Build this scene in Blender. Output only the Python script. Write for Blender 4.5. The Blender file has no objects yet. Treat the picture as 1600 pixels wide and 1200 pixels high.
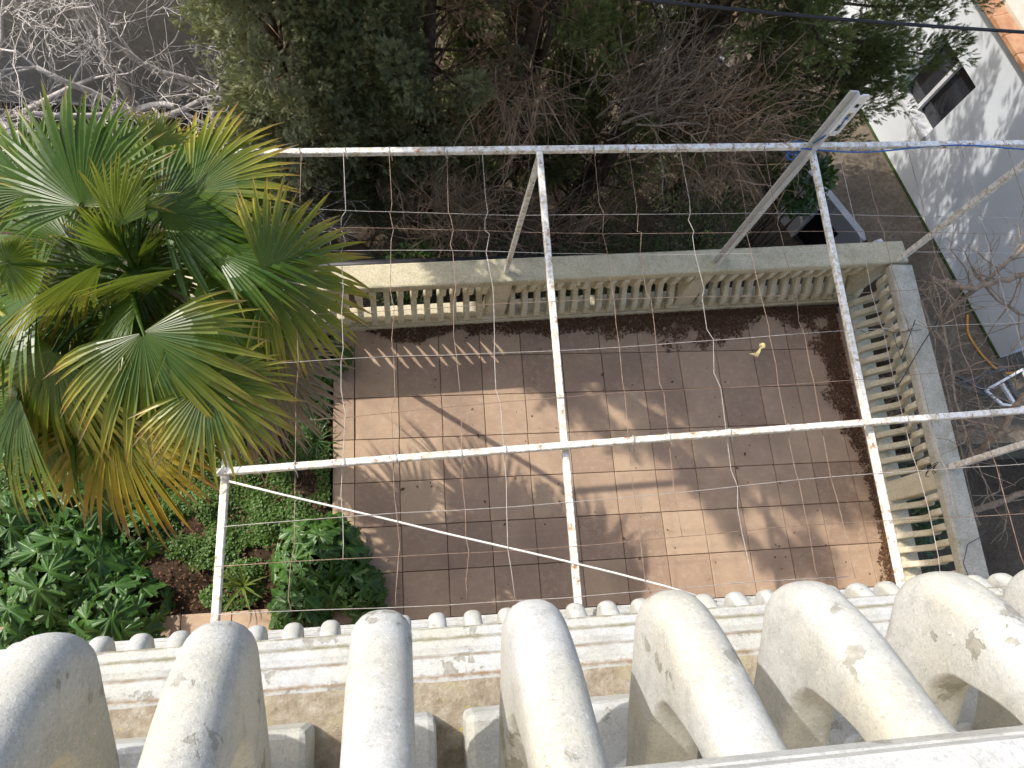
import bpy, bmesh, math, random
import numpy as np
from mathutils import Vector, Matrix, noise as mnoise

scene = bpy.context.scene
col = scene.collection
rng = np.random.default_rng(7)
random.seed(7)
R_ = math.radians

# ------------------------------------------------------------------ camera, sky, sun, exposure
CAM_R = Matrix(((0.9891435851, 0.0256276597, -0.1447003494),
                (-0.0709634061, 0.9455569522, -0.3176259518),
                (0.1286824115, 0.3244461023, 0.9371102196)))
CAM_C = Vector((0.4819, -2.6795, 6.9728))
FPX = 1150.0
cd = bpy.data.cameras.new("camera"); cam = bpy.data.objects.new("camera", cd); col.objects.link(cam)
cam.matrix_world = Matrix.Translation(CAM_C) @ CAM_R.to_4x4()
cd.sensor_width = 36.0; cd.lens = FPX / 1600 * 36.0
cd.clip_start = 0.02; cd.clip_end = 500
scene.camera = cam

SUN_EL, SUN_TRAVEL = R_(40.6), R_(-35.5)         # height of the sun, ground direction the light travels
to_sun = Vector((-math.cos(SUN_TRAVEL) * math.cos(SUN_EL), -math.sin(SUN_TRAVEL) * math.cos(SUN_EL), math.sin(SUN_EL)))
world = bpy.data.worlds.new("World"); scene.world = world; world.use_nodes = True
wn = world.node_tree.nodes; wl = world.node_tree.links
sky = wn.new("ShaderNodeTexSky"); sky.sky_type = 'NISHITA'; sky.sun_disc = False
sky.dust_density = 2.5; sky.sun_elevation = SUN_EL; sky.sun_rotation = math.atan2(to_sun.x, to_sun.y)
wl.new(sky.outputs[0], wn["Background"].inputs[0]); wn["Background"].inputs[1].default_value = 0.15
sl = bpy.data.lights.new("sun", 'SUN'); sl.energy = 2.3; sl.angle = R_(0.53); sl.color = (1.0, 0.95, 0.87)
sun = bpy.data.objects.new("sun", sl); col.objects.link(sun)
sun.rotation_euler = to_sun.to_track_quat('Z', 'Y').to_euler()
scene.view_settings.view_transform = 'Standard'; scene.view_settings.look = 'None'
scene.view_settings.exposure = 1.15; scene.view_settings.gamma = 1.0
scene.view_settings.use_curve_mapping = False

# ------------------------------------------------------------------ helpers
def at(px, py, z):
    """point of the place at height z seen at photo pixel (px, py)"""
    d = CAM_R @ Vector(((px - 800) / FPX, -(py - 600) / FPX, -1.0))
    return CAM_C + d * ((z - CAM_C.z) / d.z)

def at_y(px, py, y):
    d = CAM_R @ Vector(((px - 800) / FPX, -(py - 600) / FPX, -1.0))
    return CAM_C + d * ((y - CAM_C.y) / d.y)

class MB:
    """collects shapes and links them as one mesh object"""
    def __init__(s): s.v = []; s.f = []; s.uv = []
    def face(s, idx, uv=None):
        s.f.append(idx); s.uv.append(uv)
    def add(s, verts, faces, uvs=None):
        b = len(s.v); s.v.extend([tuple(x) for x in verts])
        for k, fc in enumerate(faces):
            s.face([b + i for i in fc], uvs[k] if uvs else None)
    def box(s, c, size, rot=None, taper=1.0):
        hx, hy, hz = size[0] / 2, size[1] / 2, size[2] / 2
        P = []
        for z, t in ((-hz, 1), (hz, taper)):
            for x, y in ((-hx, -hy), (hx, -hy), (hx, hy), (-hx, hy)):
                p = Vector((x * t, y * t, z))
                if rot is not None: p = rot @ p
                P.append(p + Vector(c))
        s.add(P, [(3, 2, 1, 0), (4, 5, 6, 7), (0, 1, 5, 4), (1, 2, 6, 5), (2, 3, 7, 6), (3, 0, 4, 7)])
    def prism(s, poly, z0, z1):
        n = len(poly)
        P = [(x, y, z0) for x, y in poly] + [(x, y, z1) for x, y in poly]
        s.add(P, [tuple(range(n))[::-1], tuple(range(n, 2 * n))] + [(i, (i + 1) % n, n + (i + 1) % n, n + i) for i in range(n)])
    def bar(s, a, b, w, h, up=(0, 0, 1), roll=0):
        """rectangular tube from a to b"""
        a, b = Vector(a), Vector(b); d = (b - a); L = d.length; d.normalize()
        up = Vector(up)
        if abs(d.dot(up)) > .95: up = Vector((0, 1, 0))
        x = d.cross(up).normalized(); z = x.cross(d).normalized()
        M = Matrix((x, d, z)).transposed()
        if roll: M = M @ Matrix.Rotation(roll, 3, 'Y')
        s.box((a + b) / 2, (w, L, h), M)
    def tube(s, pts, rad, n=5, cap=True):
        pts = [Vector(p) for p in pts]
        if not hasattr(rad, '__len__'): rad = [rad] * len(pts)
        d0 = (pts[1] - pts[0]).normalized()
        u = d0.cross(Vector((0.3, 0.2, 1))).normalized()
        if u.length < .1: u = Vector((1, 0, 0))
        b = len(s.v)
        for i, p in enumerate(pts):
            d = (pts[min(i + 1, len(pts) - 1)] - pts[max(i - 1, 0)]).normalized()
            u = (u - d * u.dot(d))
            if u.length < 1e-4: u = d.orthogonal()
            u.normalize(); w = d.cross(u)
            for k in range(n):
                a = 2 * math.pi * k / n
                s.v.append(tuple(p + (u * math.cos(a) + w * math.sin(a)) * rad[i]))
        for i in range(len(pts) - 1):
            for k in range(n):
                k2 = (k + 1) % n
                s.face([b + i * n + k, b + i * n + k2, b + (i + 1) * n + k2, b + (i + 1) * n + k])
        if cap:
            s.face([b + k for k in range(n)][::-1]); e = b + (len(pts) - 1) * n
            s.face([e + k for k in range(n)])
    def mesh(s, name, smooth=False):
        m = bpy.data.meshes.new(name); m.from_pydata(s.v, [], s.f)
        if any(u is not None for u in s.uv):
            lay = m.uv_layers.new(name="UVMap"); buf = []
            for fc, u in zip(s.f, s.uv):
                buf.extend(u if u is not None else [(0, 0)] * len(fc))
            lay.data.foreach_set("uv", np.array(buf, dtype=np.float32).ravel())
        if smooth: m.polygons.foreach_set("use_smooth", [True] * len(m.polygons))
        m.update(); return m
    def build(s, name, mat, parent=None, smooth=False):
        return link(name, s.mesh(name, smooth), mat, parent)

def link(name, mesh, mat=None, parent=None):
    if mat is not None and not mesh.materials: mesh.materials.append(mat)
    o = bpy.data.objects.new(name, mesh); col.objects.link(o)
    if parent is not None: o.parent = parent; o.matrix_parent_inverse = world_inv(parent)
    return o

def world_inv(o):
    return Matrix.LocRotScale(o.location, o.rotation_euler, o.scale).inverted() if o.parent is None else Matrix.Identity(4)

def tag(o, label=None, cat=None, group=None, kind=None):
    if label: o["label"] = label
    if cat: o["category"] = cat
    if group: o["group"] = group
    if kind: o["kind"] = kind
    return o

def empty(name, loc, label, cat, group=None):
    o = bpy.data.objects.new(name, None); o.location = loc; o.empty_display_size = .1
    col.objects.link(o); return tag(o, label, cat, group)

def np_mesh(name, V, F, uv=None):
    """mesh from numpy arrays, faces all of one size"""
    m = bpy.data.meshes.new(name); nv, (nf, k) = len(V), F.shape
    m.vertices.add(nv); m.vertices.foreach_set("co", V.astype(np.float32).ravel())
    m.loops.add(nf * k); m.loops.foreach_set("vertex_index", F.astype(np.int32).ravel())
    m.polygons.add(nf); m.polygons.foreach_set("loop_start", np.arange(0, nf * k, k, dtype=np.int32))
    if uv is not None:
        lay = m.uv_layers.new(name="UVMap"); lay.data.foreach_set("uv", uv.astype(np.float32).ravel())
    m.update(calc_edges=True); return m

def frames(d, spin):
    """N rotation matrices whose x axis is d, spun about it"""
    d = d / np.linalg.norm(d, axis=1, keepdims=True)
    h = np.where(np.abs(d[:, 2:3]) > .9, [[1.0, 0, 0]], [[0, 0, 1.0]])
    y = np.cross(h, d); y /= np.linalg.norm(y, axis=1, keepdims=True)
    z = np.cross(d, y); c, s = np.cos(spin)[:, None], np.sin(spin)[:, None]
    return np.stack([d, y * c + z * s, -y * s + z * c], axis=2)

def scatter(name, tv, tf, pos, Rm, sc, rnd=None):
    """copies of a small template joined into one mesh; uv = (template u, per-copy random)"""
    N, n = len(pos), len(tv)
    sc = np.asarray(sc); sc = sc[:, None, None] if sc.ndim == 1 else sc[:, None, :]
    V = np.einsum('nij,nkj->nki', Rm, tv[None] * sc) + pos[:, None]
    F = (tf[None] + (np.arange(N) * n)[:, None, None]).reshape(-1, tf.shape[1])
    if rnd is None: rnd = rng.random(N)
    u = (tv[:, 0] - tv[:, 0].min()) / max(1e-6, np.ptp(tv[:, 0]))
    uv = np.stack([np.broadcast_to(u[tf][None], (N,) + tf.shape), np.broadcast_to(rnd[:, None, None], (N,) + tf.shape)], axis=-1)
    return np_mesh(name, V.reshape(-1, 3), F, uv.reshape(-1, 2))

# ------------------------------------------------------------------ materials
def new_mat(name, rough=.7, spec=.3):
    m = bpy.data.materials.new(name); m.use_nodes = True
    b = m.node_tree.nodes["Principled BSDF"]; b.inputs["Roughness"].default_value = rough
    b.inputs["Specular IOR Level"].default_value = spec
    return m, m.node_tree, b

def nd(t, typ, **kw):
    n = t.nodes.new(typ)
    for k, v in kw.items():
        if k.startswith("i_"): n.inputs[k[2:].replace("_", " ")].default_value = v
        else: setattr(n, k, v)
    return n

def coord(t, kind="Object", scale=1.0):
    tc = nd(t, "ShaderNodeTexCoord"); mp = nd(t, "ShaderNodeMapping")
    mp.inputs["Scale"].default_value = (scale,) * 3 if not hasattr(scale, '__len__') else scale
    t.links.new(tc.outputs[kind], mp.inputs[0]); return mp.outputs[0]

def world_co(t, scale=1.0):
    g = nd(t, "ShaderNodeNewGeometry"); mp = nd(t, "ShaderNodeMapping")
    mp.inputs["Scale"].default_value = (scale,) * 3 if not hasattr(scale, '__len__') else scale
    t.links.new(g.outputs["Position"], mp.inputs[0]); return mp.outputs[0]

def noise(t, co, scale, detail=4, rough=.55, out="Fac"):
    n = nd(t, "ShaderNodeTexNoise"); n.inputs["Scale"].default_value = scale
    n.inputs["Detail"].default_value = detail; n.inputs["Roughness"].default_value = rough
    t.links.new(co, n.inputs["Vector"]); return n.outputs[out]

def ramp(t, fac, stops):
    r = nd(t, "ShaderNodeValToRGB"); e = r.color_ramp.elements
    while len(e) < len(stops): e.new(.5)
    for el, (p, c) in zip(e, stops):
        el.position = p; el.color = (*c, 1) if len(c) == 3 else c
    t.links.new(fac, r.inputs[0]); return r.outputs[0]

def mix(t, fac, a, b, mode='MIX'):
    m = nd(t, "ShaderNodeMix", data_type='RGBA', blend_type=mode)
    for k, v in ((0, fac), (6, a), (7, b)):
        s = m.inputs[k]
        if isinstance(v, bpy.types.NodeSocket): t.links.new(v, s)
        elif k == 0: s.default_value = v
        else: s.default_value = (*v, 1)
    return m.outputs[2]

def bump(t, b, h, strength=.4, dist=.01):
    n = nd(t, "ShaderNodeBump"); n.inputs["Strength"].default_value = strength; n.inputs["Distance"].default_value = dist
    t.links.new(h, n.inputs["Height"]); t.links.new(n.outputs[0], b.inputs["Normal"])

def lerp3(a, k): return tuple(x * k for x in a)
BW = lambda p, q: [(p, (0, 0, 0)), (q, (1, 1, 1))]

def mat_paint_white(name="old_white_paint", stains=()):
    m, t, b = new_mat(name, .6, .3)
    co = world_co(t)
    yel = ramp(t, noise(t, co, 6, 5), BW(.40, .66))
    c = mix(t, yel, (.435, .44, .435), (.415, .402, .34))
    c = mix(t, ramp(t, noise(t, co, 26, 6, .7), BW(.46, .62)), c, mix(t, .6, c, (.30, .305, .295)))
    c = mix(t, ramp(t, noise(t, co, 260, 3, .75), BW(.50, .68)), c, mix(t, .4, c, (.17, .165, .145)))
    c = mix(t, ramp(t, noise(t, co, 150, 4, .8), BW(.58, .68)), c, (.54, .54, .535))
    peelf = noise(t, co, 13, 7, .6)
    peel = ramp(t, peelf, BW(.628, .635))
    c = mix(t, peel, c, ramp(t, noise(t, co, 120, 4), [(.35, (.22, .215, .185)), (.65, (.31, .30, .26))]))
    c = mix(t, ramp(t, noise(t, co, 48, 6, .8), BW(.69, .75)), c, (.17, .15, .12))
    c = mix(t, ramp(t, noise(t, co, 9, 5, .8), BW(.70, .82)), c, (.48, .45, .26))
    if stains:
        sp = nd(t, "ShaderNodeSeparateXYZ"); t.links.new(co, sp.inputs[0])
        for y0, w, col_ in stains:
            d = nd(t, "ShaderNodeMath", operation='SUBTRACT'); t.links.new(sp.outputs[1], d.inputs[0]); d.inputs[1].default_value = y0
            ab = nd(t, "ShaderNodeMath", operation='ABSOLUTE'); t.links.new(d.outputs[0], ab.inputs[0])
            k = nd(t, "ShaderNodeMath", operation='MULTIPLY_ADD'); t.links.new(ab.outputs[0], k.inputs[0]); k.inputs[1].default_value = -1 / w; k.inputs[2].default_value = .45
            ad = nd(t, "ShaderNodeMath", operation='ADD'); t.links.new(k.outputs[0], ad.inputs[0]); t.links.new(noise(t, co, 34, 7, .8), ad.inputs[1])
            c = mix(t, ramp(t, ad.outputs[0], BW(.70, 1.0)), c, col_)
    t.links.new(c, b.inputs["Base Color"])
    h = mix(t, .5, noise(t, co, 110, 6, .75), ramp(t, peelf, [(.628, (1, 1, 1)), (.635, (.3, .3, .3))]))
    bump(t, b, h, .6, .005); return m

def mat_rough_concrete():
    m, t, b = new_mat("lichen_concrete", .9, .2)
    co = world_co(t)
    c = ramp(t, noise(t, co, 42, 8, .75), [(.3, (.20, .155, .105)), (.5, (.34, .285, .21)), (.68, (.48, .44, .36))])
    c = mix(t, ramp(t, noise(t, co, 11, 4), BW(.52, .68)), c, (.43, .375, .24))
    c = mix(t, ramp(t, noise(t, co, 75, 3), BW(.70, .74)), c, (.46, .43, .10))
    t.links.new(c, b.inputs["Base Color"]); bump(t, b, noise(t, co, 130, 6, .8), .8, .008); return m

def mat_stone(name, a, b_, c_, moss=.0, peel=False):
    m, t, b = new_mat(name, .8, .25)
    co = world_co(t)
    c = ramp(t, noise(t, co, 6, 7, .65), [(.3, a), (.52, b_), (.75, c_)])
    c = mix(t, ramp(t, noise(t, co, 60, 4, .7), BW(.45, .8)), c, lerp3(a, .62))
    if moss:
        c = mix(t, ramp(t, noise(t, co, 3.2, 6, .7), BW(.55 - moss * .2, .78)), c, (.22, .22, .12))
    t.links.new(c, b.inputs["Base Color"]); bump(t, b, noise(t, co, 70, 5, .7), .35, .004); return m

def mat_tile():
    m, t, b = new_mat("terracotta_brown_tile", .62, .35)
    co = world_co(t); oi = nd(t, "ShaderNodeObjectInfo")
    c = ramp(t, noise(t, co, 4.2, 7, .7), [(.28, (.28, .178, .108)), (.5, (.385, .255, .157)), (.72, (.48, .34, .212))])
    streak = noise(t, world_co(t, (3.0, 22.0, 1)), 3, 5, .7)
    c = mix(t, ramp(t, streak, BW(.45, .8)), c, (.50, .37, .25))
    c = mix(t, .62, c, ramp(t, oi.outputs["Random"], [(0, (.25, .165, .115)), (.5, (.37, .25, .17)), (1, (.47, .335, .22))]))
    c = mix(t, ramp(t, noise(t, co, 16, 8, .8), BW(.5, .72)), c, lerp3((.46, .36, .26), 1))
    c = mix(t, ramp(t, noise(t, co, 1.3, 5, .6), BW(.48, .8)), c, (.25, .17, .12))
    c = mix(t, ramp(t, noise(t, co, 38, 4, .7), BW(.68, .75)), c, (.16, .10, .07))
    t.links.new(c, b.inputs["Base Color"]); bump(t, b, noise(t, co, 25, 6, .75), .25, .004); return m

def mat_simple(name, a, b_, scale=8, rough=.8, spec=.25, detail=5, bs=.3, bd=.005, fine=0.0):
    m, t, b = new_mat(name, rough, spec)
    co = world_co(t); n = noise(t, co, scale, detail, .65)
    c = ramp(t, n, [(.3, a), (.7, b_)])
    if fine: c = mix(t, ramp(t, noise(t, co, scale * 12, 4, .7), BW(.4, .8)), c, lerp3(a, fine))
    t.links.new(c, b.inputs["Base Color"])
    if bs: bump(t, b, noise(t, co, scale * 7, 5, .7), bs, bd)
    return m

def mat_metal_paint():
    m, t, b = new_mat("chipped_white_metal_paint", .45, .4)
    co = world_co(t)
    c = ramp(t, noise(t, co, 14, 5), [(.35, (.70, .69, .66)), (.7, (.80, .79, .76))])
    c = mix(t, ramp(t, noise(t, co, 26, 7, .72), BW(.46, .58)), c, (.50, .46, .36))
    c = mix(t, ramp(t, noise(t, co, 19, 8, .75), BW(.56, .62)), c, (.33, .17, .075))
    c = mix(t, ramp(t, noise(t, co, 40, 5, .7), BW(.66, .72)), c, (.55, .38, .08))
    t.links.new(c, b.inputs["Base Color"]); bump(t, b, noise(t, co, 60, 5, .7), .3, .002); return m

def mat_leaf(name, stops, rnd_tint, trans=.35, rough=.38, gloss=.5, along=True, nscale=0):
    """colour runs along the leaf (u) with a tint per leaflet (v)"""
    m, t, b = new_mat(name, rough, gloss)
    uv = nd(t, "ShaderNodeUVMap"); sp = nd(t, "ShaderNodeSeparateXYZ"); t.links.new(uv.outputs[0], sp.inputs[0])
    jit = nd(t, "ShaderNodeMath", operation='MULTIPLY_ADD'); jit.inputs[1].default_value = .22; 
    t.links.new(sp.outputs[1], jit.inputs[0]); t.links.new(sp.outputs[0], jit.inputs[2])
    sub = nd(t, "ShaderNodeMath", operation='SUBTRACT'); t.links.new(jit.outputs[0], sub.inputs[0]); sub.inputs[1].default_value = .11
    c = ramp(t, sub.outputs[0], stops)
    c = mix(t, ramp(t, sp.outputs[1], [(0, (0, 0, 0)), (1, (.7, .7, .7))]), c, mix(t, .5, c, rnd_tint))
    oi = nd(t, "ShaderNodeObjectInfo")
    c = mix(t, 1.0, c, ramp(t, oi.outputs["Random"], [(0, (.72, .78, .72)), (1, (1.15, 1.12, 1.1))]), 'MULTIPLY')
    if nscale:
        c = mix(t, 1.0, c, ramp(t, noise(t, world_co(t), nscale, 3), [(.3, (.72, .76, .7)), (.7, (1.15, 1.15, 1.1))]), 'MULTIPLY')
    t.links.new(c, b.inputs["Base Color"])
    if trans:
        tr = nd(t, "ShaderNodeBsdfTranslucent"); ms = nd(t, "ShaderNodeMixShader"); ms.inputs[0].default_value = trans
        t.links.new(mix(t, .5, c, (.28, .34, .04)), tr.inputs[0])
        out = t.nodes["Material Output"]
        t.links.new(b.outputs[0], ms.inputs[1]); t.links.new(tr.outputs[0], ms.inputs[2]); t.links.new(ms.outputs[0], out.inputs[0])
    return m

M = {}
M['paint'] = mat_paint_white()
M['slab'] = mat_paint_white('stained_slab_paint', ((-2.683, .020, (.20, .185, .11)), (-2.711, .013, (.21, .165, .11)), (-2.741, .020, (.22, .15, .085)), (-2.665, .010, (.18, .165, .10))))
M['rough'] = mat_rough_concrete()
M['cream'] = mat_stone("weathered_cream_paint", (.55, .49, .35), (.63, .57, .42), (.68, .63, .49), .05)
M['coping'] = mat_stone("mossy_coping_paint", (.42, .37, .25), (.55, .485, .33), (.62, .57, .42), .15)
M['coping_grey'] = mat_stone("grey_worn_coping", (.36, .335, .265), (.47, .445, .37), (.58, .55, .46), .1)
M['tile'] = mat_tile()
M['grout'] = mat_simple("dark_joint", (.05, .035, .025), (.10, .07, .05), 30)
M['metal'] = mat_metal_paint()
M['steel'] = mat_simple("grey_primer_steel", (.46, .47, .47), (.62, .62, .61), 20, .5, .4, fine=.6)
M['wire'] = mat_simple("rusty_wire", (.16, .09, .055), (.34, .25, .19), 25, .6, .4, bs=0)
M['wire_grey'] = mat_simple("galvanised_wire", (.28, .25, .22), (.50, .46, .42), 25, .5, .4, bs=0)
M['cord'] = mat_simple("white_cord", (.66, .62, .55), (.80, .77, .72), 60, .8, .1)
M['straw'] = mat_simple("dry_straw", (.50, .40, .16), (.72, .62, .34), 40, .9, .1)
M['blue'] = mat_simple("blue_plastic_cord", (.01, .07, .28), (.03, .16, .45), 30, .45, .4, bs=0)
M['black'] = mat_simple("black_cable", (.012, .012, .014), (.03, .03, .035), 20, .5, .3, bs=0)
M['soil'] = mat_simple("dark_soil", (.035, .022, .014), (.10, .066, .042), 7, .95, .1, 7, .9, .03, .6)
M['litter'] = mat_simple("brown_leaf_litter", (.05, .028, .017), (.25, .14, .08), 60, .95, .1, 5, .9, .01)
M['earth'] = mat_simple("brown_earth", (.07, .052, .036), (.16, .125, .088), 2.4, .95, .1, 8, .8, .03, .6)
M['bark'] = mat_simple("cypress_bark", (.055, .04, .028), (.17, .125, .09), 16, .9, .15, 6, .9, .02)
M['bark_pale'] = mat_simple("pale_twig_bark", (.36, .32, .28), (.60, .55, .50), 18, .85, .15, 5, .5, .005)
M['vine'] = mat_simple("vine_bark", (.17, .125, .088), (.42, .335, .25), 22, .9, .15, 6, .8, .01)
M['deadtwig'] = mat_simple("dead_brown_twig", (.20, .125, .078), (.48, .34, .225), 3, .9, .1, bs=0)
M['palm'] = mat_leaf("palm_blade_green", [(0, (.065, .12, .016)), (.45, (.030, .080, .009)), (.80, (.065, .12, .012)), (.95, (.22, .20, .03)), (1, (.26, .13, .04))], (.12, .17, .02), .3, .36, .32)
M['palm_mid'] = mat_leaf("palm_blade_yellow_green", [(0, (.08, .14, .022)), (.46, (.055, .105, .010)), (.72, (.14, .175, .018)), (.88, (.34, .30, .045)), (.96, (.34, .16, .04)), (1, (.24, .15, .10))], (.16, .20, .03), .3, .32, .5)
M['palm_tip'] = mat_leaf('palm_blade_yellow_tipped', [(0, (.07, .14, .022)), (.36, (.055, .11, .011)), (.58, (.16, .19, .020)), (.82, (.40, .34, .055)), (.93, (.40, .21, .05)), (1, (.26, .18, .13))], (.22, .23, .035), .3, .32, .5)
M['palm_yel'] = mat_leaf("palm_blade_yellowing", [(0, (.09, .12, .02)), (.35, (.15, .16, .02)), (.62, (.27, .235, .028)), (.85, (.40, .25, .03)), (.93, (.26, .12, .05)), (1, (.26, .19, .15))], (.32, .22, .02), .3, .45, .4)
M['palm_dead'] = mat_leaf("palm_blade_dead", [(0, (.20, .15, .10)), (.6, (.30, .235, .175)), (1, (.36, .30, .25))], (.24, .15, .09), .12, .8, .15)
M['palm_fibre'] = mat_simple("palm_trunk_fibre", (.045, .028, .018), (.15, .10, .06), 22, .95, .1, 6, 1, .02)
M['acanthus'] = mat_leaf("broad_lobed_leaf", [(0, (.13, .20, .06)), (.10, (.062, .135, .026)), (.7, (.042, .108, .020)), (1, (.07, .145, .030))], (.09, .19, .03), .22, .40, .45, nscale=9)
M['clover'] = mat_leaf("clover_leaf", [(0, (.07, .14, .025)), (1, (.12, .215, .05))], (.18, .25, .055), .25, .5, .35, nscale=3)
M['strap'] = mat_leaf("strap_leaf", [(0, (.10, .15, .03)), (.8, (.13, .18, .035)), (1, (.24, .20, .06))], (.2, .22, .05), .3, .4, .4)
M['cyp'] = mat_leaf("cypress_spray", [(0, (.11, .11, .065)), (.5, (.235, .245, .145)), (1, (.33, .34, .205))], (.35, .34, .21), .15, .7, .15, nscale=2.6)
M['cyp_dark'] = mat_leaf("cypress_spray_dark_green", [(0, (.07, .082, .038)), (.5, (.14, .168, .068)), (1, (.22, .25, .10))], (.24, .25, .10), .15, .65, .2, nscale=1.7)
M['cyp_dead'] = mat_leaf("cypress_spray_dead", [(0, (.20, .125, .08)), (1, (.40, .265, .18))], (.44, .30, .2), .08, .85, .1)
M['ivy'] = mat_leaf("glossy_bush_leaf", [(0, (.03, .075, .02)), (1, (.05, .11, .028))], (.08, .16, .035), .2, .35, .5)
M['bluewall'] = mat_simple("pale_blue_render", (.52, .55, .585), (.60, .63, .66), 1.5, .85, .2, 6, .25, .004)
M['greywall'] = mat_simple("grey_render", (.38, .385, .39), (.46, .465, .47), 1.8, .85, .2, 6, .25, .004)
M['yard'] = mat_simple("dusty_concrete", (.105, .086, .064), (.21, .175, .13), 1.6, .95, .1, 9, .5, .01, .7)
M['moss'] = mat_simple("green_moss_line", (.03, .05, .02), (.07, .10, .035), 14, .95, .1)
M['terra'] = mat_simple("terracotta_edge", (.34, .16, .08), (.52, .29, .16), 9, .85, .2, 6)
M['tanroof'] = mat_simple("tan_roof_render", (.42, .37, .28), (.56, .51, .41), 2, .9, .15)
M['frame'] = mat_simple("aluminium_window_frame", (.42, .43, .45), (.60, .61, .63), 6, .4, .5, bs=0)
M['dark'] = mat_simple("painted_interior_shade", (.012, .010, .009), (.03, .024, .02), 3, .9, .1, bs=0)  # near-black colour stands in for the shade of unlit interiors
M['taupe'] = mat_simple("taupe_render_wall", (.31, .275, .22), (.43, .385, .315), 1.1, .9, .15, 8, .3, .006, .8)
M['hose'] = mat_simple("orange_hose", (.55, .24, .03), (.66, .36, .08), 12, .5, .4, bs=0)
M['fresh_white'] = mat_simple("white_painted_metal", (.66, .66, .65), (.78, .78, .77), 9, .5, .4, bs=0)
M['rusty'] = mat_simple("dark_steel_section", (.05, .055, .06), (.12, .12, .125), 12, .6, .4)
def mat_glass():
    m, t, b = new_mat("dark_window_glass", .06, .6)
    b.inputs["Base Color"].default_value = (.02, .022, .028, 1); return m
M['glass'] = mat_glass()

# ------------------------------------------------------------------ ground and terrace
Z_LOW = -2.6
g = MB(); g.add([(-60, -60, Z_LOW), (60, -60, Z_LOW), (60, 60, Z_LOW), (-60, 60, Z_LOW)], [(0, 1, 2, 3)])
tag(g.build("ground", M['earth']), kind="structure")

T = .42
tb = MB()
tb.prism([(-.21, -4.2), (5.60, -4.2), (5.60, .80), (-.21, .52)], Z_LOW + .01, -.022)
tb.prism([(-4.2, -4.2), (-.215, -4.2), (-.215, -2.34), (-4.2, -2.34)], Z_LOW + .01, -.022)
terrace = tag(tb.build("terrace", M['grout']), kind="structure")

def tile_mesh(w, d):
    mb = MB(); g_ = .0030; e = .0035; x, y = w / 2 - g_, d / 2 - g_
    P = [(-x, -y, -.024), (x, -y, -.024), (x, y, -.024), (-x, y, -.024), (-x, -y, -e), (x, -y, -e), (x, y, -e), (-x, y, -e),
         (-x + e, -y + e, 0), (x - e, -y + e, 0), (x - e, y - e, 0), (-x + e, y - e, 0)]
    F = [(8, 9, 10, 11)] + [(i, (i + 1) % 4, 4 + (i + 1) % 4, 4 + i) for i in range(4)] + [(4 + i, 4 + (i + 1) % 4, 8 + (i + 1) % 4, 8 + i) for i in range(4)]
    mb.add(P, F); m = mb.mesh("tile"); m.materials.append(M['tile']); return m

full, strip, cutr = tile_mesh(T, T), tile_mesh(.205, T), tile_mesh(T, .205)
def put_tile(m, x, y):
    o = link("tile", m, None, terrace)
    o.location = (x, y, random.uniform(-.0015, .0015))
    o.rotation_euler = (R_(random.uniform(-.12, .12)), R_(random.uniform(-.12, .12)), 0)
for j in range(-1, 9):
    for i in range(0, 13):
        y = -j * T - T / 2
        x = i * T + T / 2 + (.004 * math.sin(j * 1.7))
        put_tile(full, x, y)
    put_tile(strip, -.105, -j * T - T / 2)
for i in range(1, 9):
    put_tile(full, -.215 - i * T + T / 2, -2.34 - T / 2)
    put_tile(full, -.215 - i * T + T / 2 - .1, -2.34 - T * 1.5)
    put_tile(full, -.215 - i * T + T / 2, -2.34 - T * 2.5)

# garden bed soil, slightly mounded
bed = MB(); nx, ny = 46, 34
for j in range(ny + 1):
    for i in range(nx + 1):
        x = -7 + (7 - .22) * i / nx; y = -2.345 + 3.2 * j / ny
        edge = min((-.22 - x) * 4, (y + 2.345) * 5, 1)
        bed.v.append((x, y, -.07 + .09 * max(edge, 0) * (mnoise.noise((x * 1.3, y * 1.3, 0)) + .4) + .03 * mnoise.noise((x * 6, y * 6, 3)) * max(edge, 0)))
for j in range(ny):
    for i in range(nx):
        a = j * (nx + 1) + i; bed.face([a, a + 1, a + nx + 2, a + nx + 1])
def skirt(i0, i1):
    a, b = bed.v[i0], bed.v[i1]; n = len(bed.v); bed.v.extend([(a[0], a[1], Z_LOW), (b[0], b[1], Z_LOW)]); bed.face([i0, n, n + 1, i1])
for i in range(nx): skirt(i, i + 1); skirt(ny * (nx + 1) + i + 1, ny * (nx + 1) + i)
for j in range(ny): skirt(j * (nx + 1) + nx, (j + 1) * (nx + 1) + nx); skirt((j + 1) * (nx + 1), j * (nx + 1))
tag(bed.build("garden_bed", M['soil'], smooth=False), kind="structure")

# ------------------------------------------------------------------ bulging balusters
PROFILE_OUT = [(.090, 0), (.100, .05), (.171, .096), (.256, .164), (.300, .200), (.315, .240), (.311, .290), (.280, .340), (.240, .385), (.165, .455), (.130, .51), (.110, .58), (.105, .67)]
PROFILE_IN = [(.010, .67), (.015, .55), (.050, .47), (.120, .40), (.150, .365), (.175, .31), (.182, .275), (.160, .23), (.100, .18), (.040, .13), (.010, .07), (0, 0)]

def smooth_poly(pts, per=3):
    out = []
    for i in range(len(pts) - 1):
        p0, p1, p2, p3 = [Vector(pts[k]) for k in (max(i - 1, 0), i, i + 1, min(i + 2, len(pts) - 1))]
        for s in range(per):
            t = s / per
            out.append(.5 * ((2 * p1) + (p2 - p0) * t + (2 * p0 - 5 * p1 + 4 * p2 - p3) * t * t + (3 * p1 - p0 - 3 * p2 + p3) * t ** 3))
    out.append(Vector(pts[-1])); return out

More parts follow.
